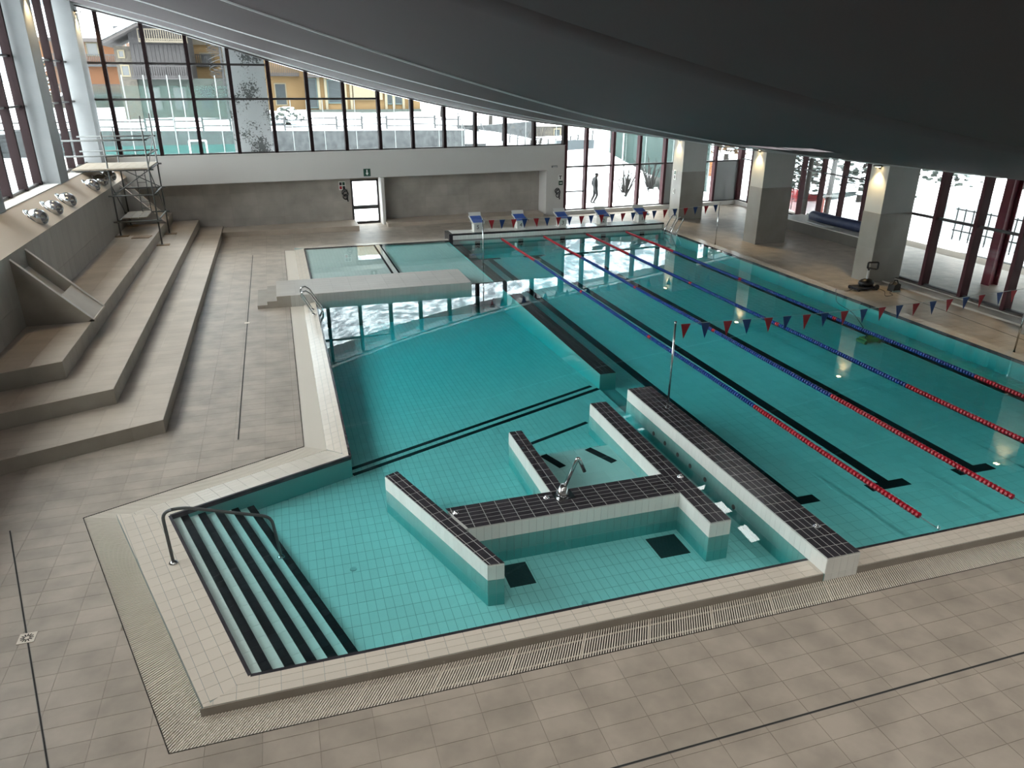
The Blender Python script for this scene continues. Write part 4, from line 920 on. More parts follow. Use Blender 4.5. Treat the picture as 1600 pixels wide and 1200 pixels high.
grid('snow_ground', [-60 + 4 * k for k in range(11)] + [-18.5, -15.6], [-40 + 4 * k for k in range(18)] + [33.2], lambda x, y: 1.6 + .1 * math.sin(x + y), M_SNOW, 'snow covered ground outside the side windows', 'snow')
grid('snow_ground', [19.7] + [20 + 1.5 * k for k in range(40)], [14.5 + 1.1 * k for k in range(17)] + [33.2], lambda x, y: -.75 + .06 * (x - 20) + .12 * math.sin(x * .8 + y) if x > 20 else -.3, M_SNOW, 'snow covered ground beyond the red framed windows', 'snow')
grid('snow_ground', [21.6 + 1.5 * k for k in range(5)], [-40 + 3 * k for k in range(18)] + [14.5], lambda x, y: -.6 + .04 * (x - 24) + .1 * math.sin(x * .9 + y), M_SNOW, 'snow beyond the outdoor terrace', 'snow')
# snowy forest slope: geometry far away, trees only a mottling at that distance
m, nt, bs = _nt('snowy_forest'); MATS['snowy_forest'] = m
geo = nt.nodes.new('ShaderNodeNewGeometry'); nz = nt.nodes.new('ShaderNodeTexNoise'); nz.inputs['Scale'].default_value = .35; nz.inputs['Detail'].default_value = 9; nz.inputs['Roughness'].default_value = .72
cr = nt.nodes.new('ShaderNodeValToRGB'); cr.color_ramp.elements[0].position = .44; cr.color_ramp.elements[0].color = (.10, .13, .15, 1); cr.color_ramp.elements[1].position = .58; cr.color_ramp.elements[1].color = (.52, .58, .62, 1)
nt.links.new(geo.outputs['Position'], nz.inputs['Vector']); nt.links.new(nz.outputs[0], cr.inputs[0]); nt.links.new(cr.outputs[0], bs.inputs['Base Color']); bs.inputs['Roughness'].default_value = .9
o = grid('forest_slope', [-260 + 10 * k for k in range(53)], [95 + 6 * k for k in range(34)], lambda x, y: 4 + (y - 95) * .78 + 6 * math.sin(x * .05 + y * .02) + 3 * math.sin(x * .13 - y * .06), m, 'snowy forested mountainside behind the village', 'hill')
o['label'] = 'snowy forested mountainside behind the village'
m2 = m.copy(); m2.name = 'dark_snowy_forest'; MATS['dark_snowy_forest'] = m2
_r = [n for n in m2.node_tree.nodes if n.bl_idname == 'ShaderNodeValToRGB'][0].color_ramp; _r.elements[0].color = (.05, .065, .065, 1); _r.elements[1].color = (.40, .45, .45, 1); _r.elements[1].position = .64
[n for n in m2.node_tree.nodes if n.bl_idname == 'ShaderNodeTexNoise'][0].inputs['Scale'].default_value = .55
grid('forest_slope', [26 + 4 * k for k in range(22)], [-60 + 6 * k for k in range(26)], lambda x, y: -1.6 + max(0, x - 27 - 9 * max(0, min(1, (y - 16) / 8))) * .5 + 2.5 * math.sin(y * .12 + x * .05) + 1.2 * math.sin(y * .31), m2, 'dark snow dusted forest slope to the right of the hall', 'hill')
# ---- retaining wall, fence, stair
M_STONE = mat('grey_field_stone', (.06, .068, .072), .9, var=.9, scale=3.2, tint=(.022, .026, .03), bump=.8, bscale=5)
b = BM(); b.prism([(-30, 49.8, .5), (6.6, 49.8, .5), (6.6, 49.8, 3.3), (-10, 49.8, 3.45), (-30, 49.8, 3.75)], (0, .5, 0)); o = b.obj('retaining_wall', M_STONE); tag(o, 'long grey stone retaining wall across the snow', 'stone wall')
b = BM(); b.prism([(8.4, 53.5, .8), (13.8, 53.9, .8), (13.8, 53.9, 3.7), (8.4, 53.5, 3.4)], (0, .5, 0)); o = b.obj('retaining_wall', M_STONE); tag(o, 'short stone retaining wall beyond the outdoor stair', 'stone wall')
M_RAIL = mat('weathered_rail', (.05, .055, .06), .85)
fe = thing('rail_fence', (-8, 51.2, 3.5), 'two rail wooden fence on the snow above the stone wall', 'fence')
for k in range(18):
    x = -25 + k * 1.85; z = zg(x, 51.2)
    BM().box(x - .07, x + .07, 51.13, 51.27, z - .2, z + .95).obj('fence_post', M_RAIL, fe)
    if k < 17:
        x2 = x + 1.85; z2 = zg(x2, 51.2); jt = .06 if k % 2 else -.06
        for h in (.3, .75): bb = BM(); bb.beam((x, 51.15, z + h + jt), (x2, 51.15, z2 + h + jt), .05, .09); bb.obj('fence_rail', M_RAIL, fe)
st = thing('outdoor_stair', (7.4, 51, 2), 'narrow outdoor stair with a railing at the end of the stone wall', 'stairs')
for k in range(9): BM().box(6.7, 8.3, 49.6 + k * .36, 49.96 + k * .36, 1.2, 2.1 + k * .18).obj('stair_tread', M_STONE, st)
for x in (6.75, 8.25):
    bb = BM(); bb.beam((x, 49.7, 3.0), (x, 52.8, 4.6), .05, .05); bb.obj('stair_rail', M_RAIL, st)
    for k in range(5): bb = BM(); bb.beam((x, 49.8 + k * .7, 2.1 + k * .35), (x, 49.8 + k * .7, 3.05 + k * .36), .05, .05); bb.obj('baluster', M_RAIL, st)
# ---- ball stop netting
def mat_net(name, col, a):
    m = bpy.data.materials.new(name); m.use_nodes = True; nt = m.node_tree; nt.nodes.clear()
    o = nt.nodes.new('ShaderNodeOutputMaterial'); mx = nt.nodes.new('ShaderNodeMixShader'); t = nt.nodes.new('ShaderNodeBsdfTransparent'); d = nt.nodes.new('ShaderNodeBsdfDiffuse')
    d.inputs[0].default_value = (*[c * EXT for c in col], 1); mx.inputs[0].default_value = a
    nt.links.new(t.outputs[0], mx.inputs[1]); nt.links.new(d.outputs[0], mx.inputs[2]); nt.links.new(mx.outputs[0], o.inputs[0]); MATS[name] = m; return m
M_NETG = mat_net('green_windbreak', (.05, .15, .14), .5); M_NETD = mat_net('dense_green_net', (.045, .075, .07), .88); M_NETT = mat_net('thin_green_net', (.06, .12, .11), .14)
M_POLE = mat('pale_pole', (.20, .23, .23), .5)
nf = thing('ball_net', (-12, 44, 1.4), 'tall ball stop net with a teal windbreak below on the snow', 'net')
NP = [-17.4, -15.56, -14.39, -13.1, -12.38, -10.4, -8.3]
for x in NP: BM().tube([(x, 44, 1.2), (x, 44, 7.0 if x < -9 else 5.5)], .035, 6).obj('net_pole', M_POLE, nf)
for x0, x1 in zip(NP, NP[1:]):
    BM().box(x0, x1, 44.02, 44.04, 1.4, 3.0).obj('windbreak', M_NETG, nf); BM().box(x0, x1, 44.02, 44.03, 3.0, 6.4).obj('net_panel', M_NETT, nf)
for x in (-6.14, -5.16, -4.16, -2.13, .42, 1.44, 3.4, 5.0, 9.6, 11.9):
    b = BM(); zz = zg(x, 44); b.tube([(x, 44, zz - .1), (x, 44, 5.6)], .022, 6); b.lathe([(.05, 0), (.05, .3), (.03, .34)], (x, 44, zz - .05), n=8); b.lathe([(.03, 0), (.03, .05), (.01, .07)], (x, 44, 5.58), n=8)
    tag(b.obj('net_pole', M_POLE), 'thin pale net pole standing in the snow before the stone wall', 'pole', 'net poles before the stone wall')
def goal(c, w, h, lb):
    o = thing('goal_frame', c, lb, 'goal'); x, y, z = c; M_G = mat('white_goal_paint', (.55, .57, .57), .4)
    BM().tube([(x - w / 2, y, z), (x - w / 2, y, z + h)], .05, 8).obj('goal_post', M_G, o); BM().tube([(x + w / 2, y, z), (x + w / 2, y, z + h)], .05, 8).obj('goal_post', M_G, o)
    BM().tube([(x - w / 2, y, z + h), (x + w / 2, y, z + h)], .05, 8).obj('crossbar', M_G, o)
    BM().box(x - w / 2, x + w / 2, y + .05, y + .06, z, z + h).obj('goal_net', M_NETT, o)
goal((-11.75, 42, zg(-11.75, 42) - .1), .95, 2.3, 'white goal frame in front of the teal windbreak'); goal((17.1, 43, zg(17, 43) - .05), .8, 2.1, 'white goal frame by the green fence behind the starting blocks')
# ---- concrete pylon just outside the glass
m, nt, bs = _nt('stained_concrete'); MATS['stained_concrete'] = m
geo = nt.nodes.new('ShaderNodeNewGeometry'); nz = nt.nodes.new('ShaderNodeTexNoise'); nz.inputs['Scale'].default_value = 13; nz.inputs['Detail'].default_value = 3; nz.inputs['Roughness'].default_value = .65
n2 = nt.nodes.new('ShaderNodeTexNoise'); n2.inputs['Scale'].default_value = 1.1; ad = nt.nodes.new('ShaderNodeMath'); ad.operation = 'ADD'
cr = nt.nodes.new('ShaderNodeValToRGB'); cr.color_ramp.elements[0].position = .525; cr.color_ramp.elements[0].color = (.62, .63, .66, 1); cr.color_ramp.elements[1].position = .55; cr.color_ramp.elements[1].color = (.13, .135, .14, 1)
mm = nt.nodes.new('ShaderNodeMath'); mm.operation = 'MULTIPLY'; mm.inputs[1].default_value = .5
nt.links.new(geo.outputs['Position'], nz.inputs['Vector']); nt.links.new(geo.outputs['Position'], n2.inputs['Vector']); nt.links.new(nz.outputs[0], ad.inputs[0]); nt.links.new(n2.outputs[0], ad.inputs[1]); nt.links.new(ad.outputs[0], mm.inputs[0]); nt.links.new(mm.outputs[0], cr.inputs[0]); nt.links.new(cr.outputs[0], bs.inputs['Base Color'])
b = BM(); b.prism([WB(-9.05, 1.5, -.5), WB(-7.3, 1.5, -.5), WB(-7.4, 2.7, -.5), WB(-8.7, 2.7, -.5)], (0, 0, 11)); o = b.obj('concrete_pylon', m); tag(o, 'grey stained concrete pylon standing right behind the back windows', 'pylon')
# ---- houses
M_WOOD = mat('dark_timber', (.035, .033, .036), .85, var=.8, scale=2, tint=(.06, .056, .058), stretch=(4, 4, .4)); M_WOODL = mat('pale_timber', (.14, .12, .09), .85, var=.5, scale=2)
M_OCH = mat('ochre_plaster', (.20, .125, .05), .85, var=.25, scale=.6); M_ORG = mat('orange_plaster', (.20, .085, .035), .85, var=.3, scale=.6)
M_CREAM = mat('cream_trim', (.19, .165, .11), .8); M_RUB = mat('rubble_stone', (.10, .088, .07), .9, var=.9, scale=5, tint=(.045, .042, .04), bump=.8, bscale=7)
M_GREENST = mat('mossy_stone', (.06, .075, .066), .9, var=.8, scale=3, tint=(.035, .045, .042), bump=.6)
M_WPANE = mat('dim_window', (.045, .055, .06), .15); M_ROOFU = mat('roof_timber', (.07, .06, .06), .8)
def win(root, x0, x1, y, z0, z1, frame=None, fr=.1):
    w_ = BM()
    for a in ((x0 - fr, x1 + fr, z0 - fr, z0), (x0 - fr, x1 + fr, z1, z1 + fr), (x0 - fr, x0, z0, z1), (x1, x1 + fr, z0, z1)): w_.box(a[0], a[1], y - .06, y + .05, a[2], a[3])
    w_ = w_.obj('window', frame or M_CREAM, root); BM().box(x0, x1, y - .01, y + .03, z0, z1).obj('pane', M_WPANE, w_)
def railing(root, x0, x1, y, z0, z1, m, step=.16, name='balcony'):
    q = BM().box(x0, x1, y - .9, y, z0 - .14, z0).obj(name, m, root)
    for z in (z0 + .08, z1): BM().box(x0, x1, y - .92, y - .86, z - .04, z + .04).obj('hand_rail', m, q)
    bb = BM(); x = x0
    while x < x1: bb.box(x, x + .06, y - .91, y - .88, z0, z1); x += step
    bb.obj('balusters', m, q)['kind'] = 'stuff'
ch = thing('chalet', (-14, 60, 3.5), 'dark timber chalet on a stone base with a snowy gable roof', 'house')
BM().box(-18.3, -17.05, 60, 65, 2, 9.15).obj('stone_wing', M_RUB, ch)
BM().box(-17.1, -10.5, 60.2, 65, 2, 6.9).obj('stone_base', M_GREENST, ch)
BM().box(-17.1, -13.0, 59.7, 65, 6.9, 10.6).obj('timber_upper', M_WOOD, ch)
for k in range(14): BM().box(-17.1 + k * .293, -17.1 + k * .293 + .27, 59.64, 59.7, 6.9, 9.3).obj('timber_board', M_WOOD, ch)
railing(ch, -16.3, -12.9, 59.7, 9.55, 10.3, M_WOODL); railing(ch, -17.2, -12.9, 59.7, 6.95, 7.75, M_WOOD)
BM().prism([(-18.9, 58.4, 9.15), (-13.2, 58.4, 11.95), (-13.2, 58.4, 12.15), (-18.9, 58.4, 9.35)], (0, 6.8, 0)).obj('roof_slope', M_ROOFU, ch)
BM().prism([(-7.5, 58.4, 9.15), (-13.2, 58.4, 11.95), (-13.2, 58.4, 12.15), (-7.5, 58.4, 9.35)], (0, 6.8, 0)).obj('roof_slope', M_ROOFU, ch)
BM().prism([(-19.0, 58.2, 9.36), (-13.2, 58.2, 12.16), (-13.2, 58.2, 12.45), (-19.0, 58.2, 9.62)], (0, 7.0, 0)).obj('roof_snow', M_SNOW, ch)
win(ch, -17.98, -17.68, 60, 8.4, 8.8); win(ch, -17.95, -17.5, 60, 7.1, 7.75)
for x in (-16.5, -14.6, -12.6): win(ch, x, x + .9, 60.2, 4.6, 6.2, M_GREENST)
oh = thing('orange_house', (-21, 70, 4), 'orange plastered house with a thick snowy roof', 'house')
BM().box(-26, -19.3, 70, 78, 3, 10).obj('wall', M_ORG, oh); BM().box(-26, -19.3, 69.9, 70.05, 3, 5.6).obj('stone_plinth', M_RUB, oh)
BM().prism([(-27, 69.2, 10.0), (-16.8, 69.2, 10.0), (-16.8, 76, 12.7), (-27, 76, 12.7)], (0, 0, .35)).obj('roof_snow', M_SNOW, oh)
BM().box(-27, -16.8, 69.15, 69.25, 9.8, 10.1).obj('gutter', M_ROOFU, oh)
railing(oh, -25, -19.4, 70, 8.0, 8.8, M_RAIL); railing(oh, -25, -19.4, 70, 5.6, 6.4, M_RAIL); win(oh, -22, -21.2, 70, 8.8, 9.7)
sl2 = thing('floodlight_mast', (-18.6, 68, 4), 'floodlight mast with two lamp heads before the snowy roof', 'floodlight')
BM().tube([(-18.6, 68, 4), (-18.6, 68, 10.7)], .05, 6).obj('mast', M_POLE, sl2)
for dx in (-.45, .45): BM().box(-18.6 + dx - .28, -18.6 + dx + .28, 67.8, 68, 10.5, 11.0).obj('lamp_head', M_RAIL, sl2)
yh = thing('yellow_house', (-8, 66.3, 4), 'yellow apartment house with brown balconies beside the chalet', 'house')
BM().box(-13.6, -4.2, 66.3, 72, 3, 12).obj('wall', M_OCH, yh); railing(yh, -13.0, -11.4, 66.3, 8.0, 8.8, M_WOOD); railing(yh, -7.2, -4.6, 66.3, 7.3, 8.4, M_WOOD)
BM().box(-13.4, -10, 66.2, 66.3, 9.6, 11.5).obj('timber_panel', M_WOODL, yh); win(yh, -6.75, -5.9, 66.3, 4.8, 6.5); win(yh, -12.6, -11.8, 66.3, 8.1, 8.9); win(yh, -9.3, -8.6, 66.3, 5.2, 6.5)
BM().box(-13.6, -9.8, 66.0, 66.3, 3, 6.9).obj('stone_plinth', M_GREENST, yh)
y2 = thing('yellow_house', (-.5, 64, 4), 'low yellow house with teal shutters and cream columns', 'house')
BM().box(-4.2, 6.0, 64.5, 70, 3, 9).obj('wall', M_OCH, y2)
for x in (-3.2, -2.6, -.9, -.4, 2.7, 3.4, 4.3, 4.9): BM().box(x, x + .22, 64.2, 64.5, 3.5, 8).obj('pilaster', M_CREAM, y2)
for x0, x1, z0, z1 in ((-4.1, -3.3, 4.6, 6.9), (-2.25, -1.1, 5.0, 6.8), (3.0, 3.35, 4.9, 6.4), (3.7, 4.25, 4.9, 6.4)): win(y2, x0, x1, 64.4, z0, z1, mat('teal_shutter', (.04, .075, .075), .6))
BM().box(-.1, 2.5, 64.1, 64.5, 5.2, 8).obj('cream_panel', M_CREAM, y2); railing(y2, -4.2, -1.2, 64.4, 7.2, 8.0, M_WOOD); BM().box(-4.2, 6.0, 64.0, 64.5, 3.2, 4.4).obj('plinth', M_GREENST, y2)
sp = thing('spiral_stair', (-10.8, 58.5, 4), 'dark spiral staircase climbing the yellow house', 'spiral staircase')
M_IRON = mat('dark_iron', (.02, .021, .024), .6)
BM().tube([(-10.6, 58.5, 4), (-10.6, 58.5, 10)], .1, 8).obj('newel', M_IRON, sp)
hel = []
for k in range(44):
    a = k * .42; z = 4.6 + k * .115; d_ = Vector((math.cos(a), math.sin(a), 0)); c_ = Vector((-10.6, 58.5, z))
    BM().prism([c_, c_ + d_ * .95 + Vector((-d_.y, d_.x, 0)) * .16, c_ + d_ * .95 - Vector((-d_.y, d_.x, 0)) * .16], (0, 0, .05)).obj('tread', M_IRON, sp)
    hel.append(c_ + d_ * .95)
for h in (.35, .65, .95): BM().tube([p + Vector((0, 0, h)) for p in hel], .03, 5).obj('helical_rail', M_IRON, sp)
hut = thing('stone_hut', (15.8, 56, 1.5), 'small stone hut with snow on its roof', 'hut')
BM().box(14.4, 17.2, 56, 59, .8, 3.2).obj('wall', M_RUB, hut); BM().box(14.2, 17.5, 55.7, 59.2, 3.2, 3.42).obj('roof_snow', M_SNOW, hut); win(hut, 16.2, 16.7, 56, 2.2, 2.9)
# ---- trees and shrubs
M_BARK = mat('brown_bark', (.05, .043, .037), .9, var=.4, scale=6); M_TWIG = mat('grey_twig', (.04, .038, .036), .9)
def bare(name, c, h, n, spread, lb, cat, r0=.03, snow=False, dark=None):
    o = thing(name, c, lb, cat); c = Vector(c); b = BM()
    for k in range(n):
        a = random.uniform(0, 2 * PI); t = random.uniform(.15, 1) * spread; hh = h * random.uniform(.6, 1)
        q = c + Vector((math.cos(a) * t, math.sin(a) * t, hh)); mid_ = c.lerp(q, .5) + Vector((random.uniform(-.08, .08), random.uniform(-.08, .08), .1 * hh))
        b.tube([c, mid_, q], [r0, r0 * .7, r0 * .25], 5)
        for _ in range(3):
            p = mid_.lerp(q, random.random()); e = p + Vector((random.uniform(-.4, .4), random.uniform(-.4, .4), random.uniform(.2, .6))) * hh * .25; b.tube([p, e], [r0 * .4, r0 * .15], 4)
    b.obj('branches', dark or M_TWIG, o)
    if snow:
        s = BM()
        for _ in range(14): s.blob(c + Vector((random.uniform(-1, 1) * spread * .8, random.uniform(-1, 1) * spread * .6, random.uniform(.02, .35))), .16, .16, .09, 7, 5, .2)
        s.obj('snow_clumps', M_SNOW, o)
    return o
bare('bare_shrub', (13.0, 34.6, zg(13.0, 34.6)), 2.3, 22, 1.2, 'bare twiggy shrub in the snow behind the third tall window pane', 'shrub', .042, True)
bare('bare_shrub', (15.1, 35.4, zg(15.1, 35.4)), 2.2, 20, .9, 'bare twiggy shrub in the snow beside the furthest pillar', 'shrub', .042, True)
bare('bare_shrub', (9.3, 41, zg(9.3, 41)), 3.6, 26, 1.3, 'tall bare sapling clump in the snow behind the glass door', 'shrub', .032)
o = BM(); 
for _ in range(9): o.blob((16.3 + random.uniform(-.5, .5), 36.4 + random.uniform(-.3, .3), zg(16, 36.4) + random.uniform(.2, .6)), .35, .3, .3, 8, 6, .25)
o = o.obj('evergreen_bush', mat('dull_evergreen', (.05, .055, .05), .9, var=.6, scale=8), smooth=True); tag(o, 'dull rounded bush in the snow next to the furthest pillar', 'bush')
def leafy(c, h, lb, col, snow=.5, r=1.6, name='snowy_tree'):
    o = thing(name, c, lb, 'tree'); c = Vector(c)
    BM().tube([c, c + Vector((.1, 0, h * .5)), c + Vector((0, .1, h))], [.2, .15, .04], 8).obj('trunk', M_BARK, o, True)
    f = BM(); s = BM(); br = BM()
    for k in range(420):
        t = random.uniform(.22, 1); a = random.uniform(0, 2 * PI); rr = r * (1.15 - t) * random.uniform(.3, 1.1) + .12
        p = c + Vector((math.cos(a) * rr, math.sin(a) * rr, h * t)); sz = random.uniform(.06, .16)
        (s if random.random() < snow else f).blob(p, sz * 1.5, sz * 1.5, sz * .7, 6, 4, .3)
        if k % 4 == 0: br.tube([c + Vector((0, 0, h * t * .92)), p], [.035, .012], 4)
    f.obj('foliage', mat(col[0], col[1], .9, var=.6, scale=6), o)['kind'] = 'stuff'; s.obj('snow_load', M_SNOW, o)['kind'] = 'stuff'; br.obj('branches', M_BARK, o)
CON = ('conifer_green', (.035, .05, .042)); BRN = ('rusty_beech', (.14, .075, .03))
for (x, y, h, lb, col, sn) in ((24.5, 33.0, 5.5, 'dark snow dusted conifer beyond the red netting', CON, .4), (27.5, 31, 7, 'tall snow laden conifer left of the trolley pillar', CON, .6), (25.8, 27.3, 6.5, 'snow laden conifer behind the orange barrier panel', CON, .6),
                               (24, 41, 5, 'rusty leaved young tree behind the glazed corner', BRN, .25), (28, 36, 8, 'tall snow laden conifer further behind the glazed corner', CON, .55), (31, 22, 9, 'tall snowy conifer beyond the terrace', CON, .5), (33, 15, 10, 'snow covered conifer behind the red steel column', CON, .55), (30, 27, 9, 'snowy conifer between the two red frames', CON, .5), (34, 8, 10, 'snowy conifer beyond the terrace parapet', CON, .5),
                               (-25.5, 66, 6, 'snow dusted tree by the orange house', CON, .5), (7.5, 62, 5, 'snowy evergreen beside the low yellow house', CON, .5), (11.5, 60, 5, 'snowy evergreen above the short stone wall', CON, .6), (-8.4, 55, 1.6, 'low snowy evergreen bush before the yellow house', CON, .6), (-6.2, 54.5, 1.3, 'low snowy evergreen hedge above the stone wall', CON, .6)):
    leafy((x, y, -.8 if y < 33.2 else zg(x, y) - .1), h, lb, col, sn, 1.7 if h > 3 else 1.5)
for x, y, lb in ((22.3, 29.6, 'bare trunk behind the red framed windows'), (22.6, 28.0, 'second bare trunk behind the red framed windows'), (23.5, 40.3, 'pale trunk seen through the glazed corner')):
    o = thing('tree_trunk', (x, y, -.8), lb, 'tree trunk'); BM().tube([(x, y, -.9), (x + .1, y, 3), (x, y + .1, 8)], [.16, .14, .1], 8).obj('trunk', M_BARK, o, True)
    b = BM()
    for k in range(10): z = 1.5 + k * .6; a = random.uniform(0, 6.3); b.tube([(x, y, z), (x + math.cos(a) * .9, y + math.sin(a) * .9, z + .5)], [.05, .015], 5)
    b.obj('branches', M_BARK, o)
# ---- green fence, dark fence and barriers on the right
gf = thing('green_fence', (17, 42, .8), 'tall green netting fence crossing the snow behind the tall windows', 'fence')
FP = [(17.0, 46.0), (17.05, 43.2), (17.3, 40.6), (18.0, 38.0), (19.2, 35.4)]
for x, y in FP: BM().tube([(x, y, zg(x, y) - .1), (x, y, zg(x, y) + 3.4)], .04, 6).obj('fence_post', M_POLE, gf)
for (x0, y0), (x1, y1) in zip(FP, FP[1:]):
    BM().prism([(x0, y0, zg(x0, y0)), (x1, y1, zg(x1, y1)), (x1, y1, zg(x1, y1) + 3.2), (x0, y0, zg(x0, y0) + 3.2)], (.02, .02, 0)).obj('net_panel', M_NETD, gf)
df = thing('iron_fence', (12.5, 49, 2), 'sagging dark wooden fence high on the snow behind the starting blocks', 'fence')
pr_ = None
for k in range(13):
    x = 9.2 + k * .62; z = 2.0 + .75 * (abs(k - 6.5) / 6.5) ** 1.5 + .2; y = 48.6
    bb = BM(); bb.beam((x, y, z - .4), (x + .05, y, z + .45), .09, .09); bb.obj('fence_post', M_RAIL, df)
    if pr_:
        for h in (.1, .38): bb = BM(); bb.beam((pr_[0], y, pr_[1] + h), (x, y, z + h), .04, .05); bb.obj('fence_rail', M_RAIL, df)
    pr_ = (x, z)
o = BM().box(13.2, 16.4, 47.6, 47.7, 1.7, 2.6).obj('dark_sheet', mat('slate_sheet', (.05, .065, .075), .7)); tag(o, 'slate coloured sheet screen under the sagging fence', 'screen')
M_REDN = mat_net('red_netting', (.40, .045, .05), .6)
rf = thing('red_netting', (23, 30, -.6), 'red plastic safety netting outside the red framed windows', 'safety fence')
RP = [(23.2, 33.2), (22.9, 31.5), (22.6, 29.8), (22.4, 28.6)]
for x, y in RP: BM().tube([(x, y, -.9), (x, y, .75)], .025, 6).obj('stake', M_RAIL, rf)
for (x0, y0), (x1, y1) in zip(RP, RP[1:]): BM().prism([(x0, y0, -.75), (x1, y1, -.75), (x1, y1, .15), (x0, y0, .15)], (.01, .01, 0)).obj('net_panel', mat_net('pale_red_netting', (.4, .13, .14), .5) if 'pale_red_netting' not in MATS else MATS['pale_red_netting'], rf); BM().prism([(x0, y0, .15), (x1, y1, .15), (x1, y1, .65), (x0, y0, .65)], (.01, .01, 0)).obj('net_band', M_REDN, rf)
o = BM().prism([(22.2, 28.3, -.8), (22.1, 27.7, -.8), (22.1, 27.7, .6), (22.2, 28.3, .7)], (.05, 0, 0)).obj('barrier_panel', mat('orange_red_plastic', (.5, .06, .025), .5)); tag(o, 'bright orange barrier panel at the end of the red netting', 'barrier')
o = BM()
for _ in range(16): o.blob((22.6 + random.uniform(-.9, .9), 39.4 + random.uniform(-.5, .5), zg(22.6, 39.4) + random.uniform(.1, .7)), .35, .3, .22, 7, 5, .3)
o = o.obj('leaf_heap', mat('orange_leaves', (.34, .12, .03), .9, var=.6, scale=6)); tag(o, 'heap of orange brown leaves behind the glazed corner', 'leaf heap')
# ---- terrace outside the near right windows
te = thing('outdoor_terrace', (19, 8, -1), 'pale outdoor terrace with a concrete parapet outside the near right windows', 'terrace', kind='structure')
BM().box(14.5, 21.3, -12, 16.5, -1.4, -1.0).obj('terrace_slab', mat('cream_terrace', (.17, .16, .14), .8, var=.3, scale=1), te)
BM().box(15.4, 17.4, 2, 12.3, -1.0, -.25).obj('cream_plinth', MATS['cream_terrace'], te)
b = BM(); cv = [(18.8, 18.7), (20.0, 18.6), (20.8, 18.0), (21.2, 17), (21.3, 15.5), (21.3, 10), (21.3, -12)]
for (x0, y0), (x1, y1) in zip(cv, cv[1:]):
    d_ = Vector((x1 - x0, y1 - y0, 0)).normalized(); n_ = Vector((-d_.y, d_.x, 0)) * .25
    b.prism([(x0, y0, -1.6), (x1, y1, -1.6), (x1 + n_.x, y1 + n_.y, -1.6), (x0 + n_.x, y0 + n_.y, -1.6)], (0, 0, 1.3))
b.obj('parapet', mat('grey_parapet', (.10, .11, .115), .8, var=.4, scale=1.5), te)
M_RCOL = mat('red_steel', (.24, .02, .045), .45, var=.2)
for x, y, lb in ((16.9, 12.2, 'red steel column outside the second near window'), (16.9, 9.4, 'broad red steel column outside the third near window'), (16.9, 6.4, 'red steel column beyond the pennant line')):
    o = thing('steel_column', (x, y, -1), lb, 'column'); BM().box(x - .2, x + .2, y - .02, y + .02, -1, 5).obj('web', M_RCOL, o)
    for s in (-.2, .2): BM().box(x + s - .02, x + s + .02, y - .16, y + .16, -1, 5).obj('flange', M_RCOL, o)
    BM().box(x - .3, x + .3, y - .25, y + .25, -1, -.98).obj('base_plate', M_FRAMED, o)
ff = thing('park_fence', (24, 10, -.3), 'dark upright bar fence with a green screen beyond the terrace', 'fence')
for k in range(60): y = 20.5 - k * .45; BM().box(23.98, 24.03, y, y + .03, -.6, 1.1).obj('fence_bar', M_RAIL, ff)
for z in (.0, 1.0): BM().box(23.97, 24.04, -7, 20.6, z, z + .05).obj('fence_rail', M_RAIL, ff)
BM().box(24.3, 24.33, -7, 22, -.5, 1.6).obj('green_screen', M_NETG, ff)
# ---- neighbouring structures seen through the side windows
sd = thing('timber_shed', (-24, 40, 1.6), 'grey timber shed with a snowy roof outside the side windows', 'shed')
BM().box(-32, -24, 36, 48, 1.4, 4.6).obj('wall', mat('grey_boards', (.13, .13, .135), .85, var=.4, stretch=(3, 3, .4)), sd); BM().box(-32.4, -23.6, 35.6, 48.4, 4.6, 5.0).obj('roof_snow', M_SNOW, sd)
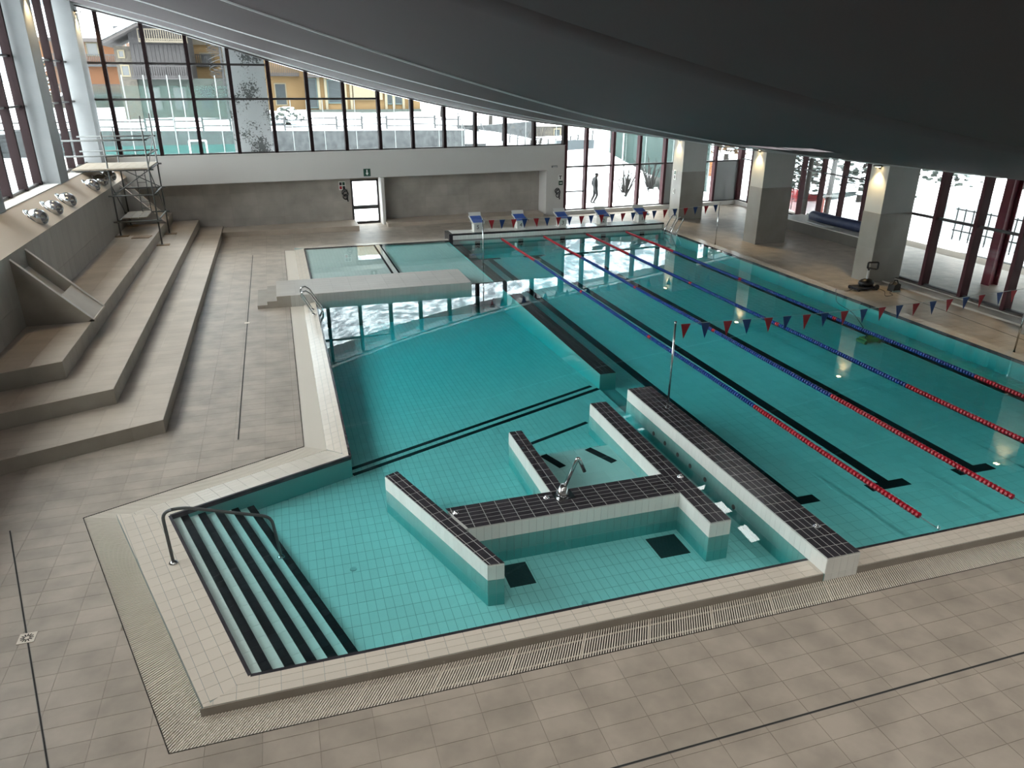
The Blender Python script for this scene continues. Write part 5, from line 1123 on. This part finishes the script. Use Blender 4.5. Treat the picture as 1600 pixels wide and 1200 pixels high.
# ---- person walking in the snow
pe = thing('person', (10.3, 33.0, zg(10, 33.0)), 'person in dark jacket and trousers walking in the snow outside', 'person')
me = bpy.data.meshes.new('body'); gz = zg(10, 33.0)
J = dict(pel=(10, 33, .92), sp=(9.98, 33, 1.15), ch=(9.97, 33, 1.36), nk=(10.0, 33, 1.50), hd=(10.05, 33, 1.60), tp=(10.06, 33, 1.72),
         ls=(9.95, 32.82, 1.42), le=(9.86, 32.78, 1.15), lh=(9.92, 32.8, .93), lf=(9.97, 32.81, .84), rs=(9.95, 33.18, 1.42), re=(9.87, 33.22, 1.15), rh=(9.96, 33.2, .95), rf=(10.0, 33.2, .86),
         lhip=(10, 32.91, .88), lk=(10.08, 32.9, .48), la=(9.86, 32.9, .08), lt=(10.03, 32.9, .035), rhip=(10, 33.09, .88), rk=(9.98, 33.1, .48), ra=(9.78, 33.1, .09), rt=(9.95, 33.1, .035))
K = list(J); E_ = [('pel', 'sp'), ('sp', 'ch'), ('ch', 'nk'), ('nk', 'hd'), ('hd', 'tp'), ('ch', 'ls'), ('ls', 'le'), ('le', 'lh'), ('lh', 'lf'), ('ch', 'rs'), ('rs', 're'), ('re', 'rh'), ('rh', 'rf'), ('pel', 'lhip'), ('lhip', 'lk'), ('lk', 'la'), ('la', 'lt'), ('pel', 'rhip'), ('rhip', 'rk'), ('rk', 'ra'), ('ra', 'rt')]
RA = dict(pel=.15, sp=.15, ch=.17, nk=.065, hd=.10, tp=.085, ls=.085, le=.065, lh=.045, lf=.04, rs=.085, re=.065, rh=.045, rf=.04, lhip=.11, lk=.075, la=.055, lt=.045, rhip=.11, rk=.075, ra=.055, rt=.045)
me.from_pydata([(J[k][0] + .3, J[k][1], J[k][2] + gz) for k in K], [(K.index(a), K.index(c)) for a, c in E_], [])
body = link('body', me, pe); body.modifiers.new('Skin', 'SKIN'); 
for i, k in enumerate(K): me.skin_vertices[0].data[i].radius = (RA[k], RA[k]); me.skin_vertices[0].data[i].use_root = (k == 'pel')
sb = body.modifiers.new('Sub', 'SUBSURF'); sb.levels = 2; sb.render_levels = 2
M_CLO = mat('dark_clothing', (.028, .031, .036), .9, var=.4, scale=8); me.materials.append(M_CLO)
BM().blob((10.35, 33, gz + 1.62), .105, .09, .12, 12, 8).obj('head', mat('skin', (.16, .10, .08), .6), pe, True)
BM().blob((10.335, 33, gz + 1.67), .112, .098, .095, 12, 8).obj('hair', M_INK, pe, True)
